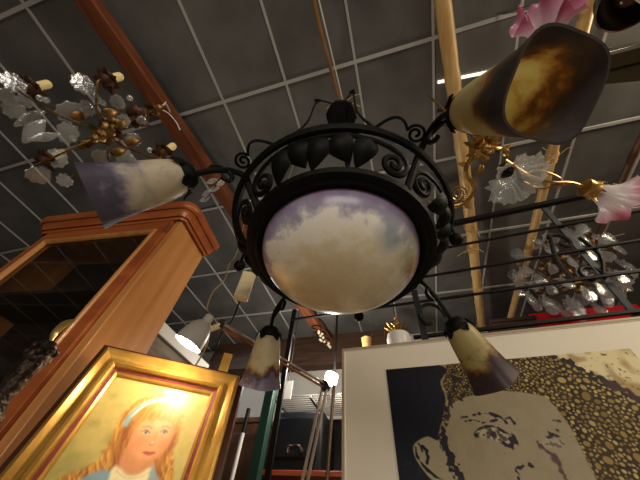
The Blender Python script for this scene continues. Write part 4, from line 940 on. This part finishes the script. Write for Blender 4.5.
P_ = smooth_path([Wy(51, 341, .352), Wy(55, 333, .35), Wy(61, 327, .348), Wy(67, 323, .346), Wy(75, 320, .344)], 5)
mb.tube(P_, [.002 + .0075 * math.sin(PI * min(1, (k + 1) / len(P_))) for k in range(len(P_))], 8, flat=.45); mb.build('crescent', BRASS, st)
MB().lathe([(.001, .0), (.12, 0), (.12, .03), (.09, .05), (.085, CAM.z - .40), (.11, CAM.z - .37), (.11, zt - .62), (.001, zt - .62)], V(sx_, sy_, 0), n=32).build('pedestal', DARKW, st)

# ------------------------------------------------------------------ things at the back
xb = -1.36; zb = CAM.z + .655 * 1.36
wf = thing('framed_picture', V(xb, 1.35, 0), 'tall white framed panel of grey weathered board behind the cabinet', 'picture')
MB().box((xb, 1.33, zb - .022), (.05, .66, .075)).build('top_rail', WHITEP, wf, bevel=.003)
MB().box((xb, 1.635, zb / 2 - .03), (.05, .05, zb - .06)).build('stile', WHITEP, wf, bevel=.003); MB().box((xb, 1.025, zb / 2 - .03), (.05, .05, zb - .06)).build('stile', WHITEP, wf, bevel=.003)
MB().box((xb - .005, 1.33, zb / 2 - .03), (.02, .56, zb - .06)).build('board', GREYB, wf)
a = Wd(243, 283, 1.02)
cbk = thing('power_block', a, 'cream power block hanging on its cable left of the glass bowl', 'power block')
t_, b_ = Wd(249.5, 274, 1.02), Wd(238, 309, 1.02); b_ = V(t_.x, t_.y, b_.z - .012); 
MB().box((t_ + b_) / 2, (.046, .028, t_.z - b_.z), Matrix.Rotation(.5, 3, 'Z')).build('housing', CREAMP, cbk, bevel=.004)
MB().tube(smooth_path([V(t_.x, t_.y, t_.z - .005), t_ + V(.005, .0, .08), t_ + V(.01, .02, .5), V(t_.x + .02, t_.y + .03, CZ - .01)], 6), .003, 6).build('cord', CABLE, cbk)
MB().tube(smooth_path([b_ + V(0, 0, .005), Wd(232, 320, 1.05), Wd(222, 332, 1.15), Wd(216, 350, 1.3), Wd(210, 362, 1.4)], 6), .003, 6).build('lower_cord', CABLED, cbk)
kc = MB().tube(smooth_path([V(-1.09, 1.03, CZ - .005), Wd(240, 243, 1.5), Wd(229, 265, 1.4), Wd(225, 279, 1.3), Wd(213, 292, 1.2), Wd(207, 308, 1.1), top_ + V(0, 0, .004)], 7), .003, 6).build('cable', CABLE)
tag(kc, 'thin beige cable drooping from the ceiling to the grey drafting lamp', 'cable')
# wardrobe, poles, shelving
wd = thing('wooden_wardrobe', V(-2.0, 3.2, 0), 'plain brown wooden wardrobe low against the white back wall', 'wardrobe')
MB().box((-2.0, 3.21, (CAM.z + 1.0) / 2), (1.1, .46, CAM.z + 1.0)).build('body', BROWNW, wd, bevel=.008)
for s_ in (-1, 1): MB().box((-2.0 + s_ * .27, 2.975, (CAM.z + .92) / 2), (.52, .022, CAM.z + .82)).build('door', BROWNW, wd, bevel=.006)
MB().box((-2.0, 3.2, CAM.z + .985), (1.16, .5, .05)).build('top_moulding', BROWNW, wd, bevel=.01)
gpo = thing('green_post', Wy(258, 480, 2.1) * 1, 'dark green painted post standing beside the violet edged tulip shade', 'post')
ga, gb = Wy(265.5, 432, 2.1), Wy(274, 366, 2.1); gx = (ga.x + gb.x) / 2; gpo.location = (gx, 2.1, 0)
MB().box((gx, 2.1, 1.0), (.07, .07, 2.0)).build('shaft', GREENP, gpo, bevel=.006); MB().box((gx, 2.1, .015), (.22, .22, .03)).build('foot', GREENP, gpo)
ms = MB(); 
sx0, sx1, sy0, sy1 = -1.16, -.48, 2.45, 2.95
shl = thing('metal_shelving', V((sx0 + sx1) / 2, 2.7, 0), 'dark metal shelving unit with slatted top left of the print', 'shelving')
for (x_, y_) in ((sx0, sy0), (sx1, sy0), (sx0, sy1), (sx1, sy1)): MB().box((x_, y_, (CAM.z + 1.06) / 2), (.032, .032, CAM.z + 1.06)).build('post', IRON2, shl)
ms = MB()
for k in range(11): ms.box(((sx0 + sx1) / 2, sy0 + .02 + k * .046, CAM.z + 1.0), (sx1 - sx0, .012, .012))
for x_ in (sx0, (sx0 + sx1) / 2, sx1): ms.box((x_, 2.7, CAM.z + .985), (.02, .5, .02))
ms.build('slatted_shelf', mat('pale_shelf_wire', (120, 116, 110), .4, .3), shl)
for z in (.46, -.1, -.6): MB().box(((sx0 + sx1) / 2, 2.7, CAM.z + z), (sx1 - sx0 + .03, .53, .035)).build('shelf', ORANGEW, shl, bevel=.004)
MB().box(((sx0 + sx1) / 2, 2.965, CAM.z + .72), (sx1 - sx0, .012, .50)).build('back_panel', NAVYP, shl)  # near-black sheet added to darken the bright wall behind the slats
bx = thing('black_box', V(-.83, 2.7, CAM.z + .4775), 'black box filling the dark interior above the orange shelf', 'case')  # near-black box fills the dark interior of the shelving
MB().box((-.92, 2.72, CAM.z + .4775 + .21), (.42, .4, .42)).build('body', NAVYP, bx, bevel=.02); MB().box((-.92, 2.505, CAM.z + .70), (.34, .03, .28)).build('front_panel', mat('black_front', (12, 12, 15), .3), bx, bevel=.01)
MB().tube(smooth_path([V(-.98, 2.49, CAM.z + .60), V(-.96, 2.46, CAM.z + .63), V(-.88, 2.46, CAM.z + .63), V(-.86, 2.49, CAM.z + .60)], 5), .01, 8).build('handle', CHROME, bx)
sp_ = Wy(326, 432, 2.25); tp_ = tag(MB().tube([V(sp_.x - .06, 2.30, 0), V(sp_.x + .05, 2.25, CAM.z + .98)], .013, 10).build('metal_pole', mat('dull_bronze_pole', (126, 104, 84), .35, .7)), 'thin dull metal pole leaning between drafting lamp and print', 'pole')
br = thing('broom', V(-1.5, 2.55, 0), 'pale broom handle with dark grip standing before brown wardrobe', 'broom')
p1, p2 = Wy(233, 480, 2.4), Wy(243, 433, 2.4); d_b = (p2 - p1); lo_ = p1 - d_b * (p1.z / d_b.z)
lo_ = V(p1.x - .03, 2.42, .0); MB().tube([lo_ + V(0, 0, .12), p2], .016, 10).build('handle', WHITEP, br); MB().tube([p2, p2 + (p2 - lo_).normalized() * .18], .018, 10).build('grip', IRON2, br)
MB().box(lo_ + V(0, 0, .06), (.28, .06, .12)).build('brush', DARKW, br, bevel=.01); br.location = br.location
cdp = Wy(287, 390, 2.35)
crd = thing('white_card', cdp, 'small white card fixed to the slim upright beside green post', 'card')
MB().box(cdp, (.09, .006, .15)).build('sheet', WHITEP, crd); MB().tube([cdp + V(0, .004, .05), V(cdp.x, cdp.y + .01, CZ - .01)], .004, 5).build('string', CABLED, crd)
rs_ = tag(MB().box((Wy(286, 420, 2.95).x - .02, 3.0, 1.0), (.04, .06, 2.0)).build('red_post', REDB), 'narrow red strip of wood standing against the dark shelving', 'post')
# opal lamp peeping over the print
oc = Wy(399, 340, 1.95)
ol = thing('table_lamp', V(oc.x, oc.y, oc.z - .02), 'small white opal glass lamp with gilt top peeping over print', 'lamp')
MB().lathe([(.001, -.10), (.06, -.095), (.085, -.05), (.09, 0), (.082, .035), (.06, .05), (.02, .056), (.001, .056)], oc, n=32).build('globe', WHITEGLASS, ol)
mb = MB().tube([oc + V(0, 0, .05), oc + V(0, 0, .22)], .008, 8)
for dz, r in ((.065, .03), (.10, .022), (.13, .028), (.19, .014)): mb.ball(oc + V(0, 0, dz), r, n=12, bump=.3)
for k in range(8):
    a_ = k * PI / 4; e = V(math.cos(a_), math.sin(a_), .5); leaf(mb, oc + V(0, 0, .06) + e * .02, oc + V(0, 0, .07) + e * .10, V(0, 0, -1), .03, .2, .002)
mb.build('gilt_mount', GOLD, ol)
mb = MB()
for k in (-1, -.5):
    mb.tube(smooth_path([oc + V(0, 0, .08), oc + V(k * .08, 0, .15), oc + V(k * .17, 0, .14), oc + V(k * .2, 0, .05)], 5), .0022, 5)
mb.build('wire_branch', GOLD, ol)
MB().tube([oc + V(0, 0, .2), V(oc.x, oc.y, CZ - .01)], .003, 6).build('hanging_wire', CABLED, ol)
# red box and brown board behind the print's top edge
ra, rb = Wy(553, 322, 2.5), Wy(641, 313, 2.5)
rx = thing('red_box', V((ra.x + rb.x) / 2 + .05, 2.9, 0), 'red fabric covered cupboard behind the print and crystal drops', 'cupboard')
MB().box(((ra.x + rb.x) / 2 + .1, 2.91, (rb.z + .25) / 2), (rb.x - ra.x + .25, .34, rb.z + .25)).build('body', REDB, rx, bevel=.01)
MB().box(((ra.x + rb.x) / 2 + .1, 2.73, 1.2), (rb.x - ra.x + .15, .02, 1.4)).build('front', REDB, rx, bevel=.004)
da, db = Wy(492, 322, 2.5), Wy(552, 318, 2.5)
bd = thing('brown_board', V((da.x + db.x) / 2, 2.6, 0), 'dark brown wooden cupboard behind bamboo poles and print edge', 'cupboard')
MB().box(((da.x + db.x) / 2 - .06, 2.66, da.z / 2), (db.x - da.x - .12, .3, da.z)).build('body', DARKW, bd, bevel=.01)
MB().box(((da.x + db.x) / 2 - .06, 2.655, da.z + .012), (db.x - da.x - .10, .32, .03)).build('top', DARKW, bd, bevel=.006)
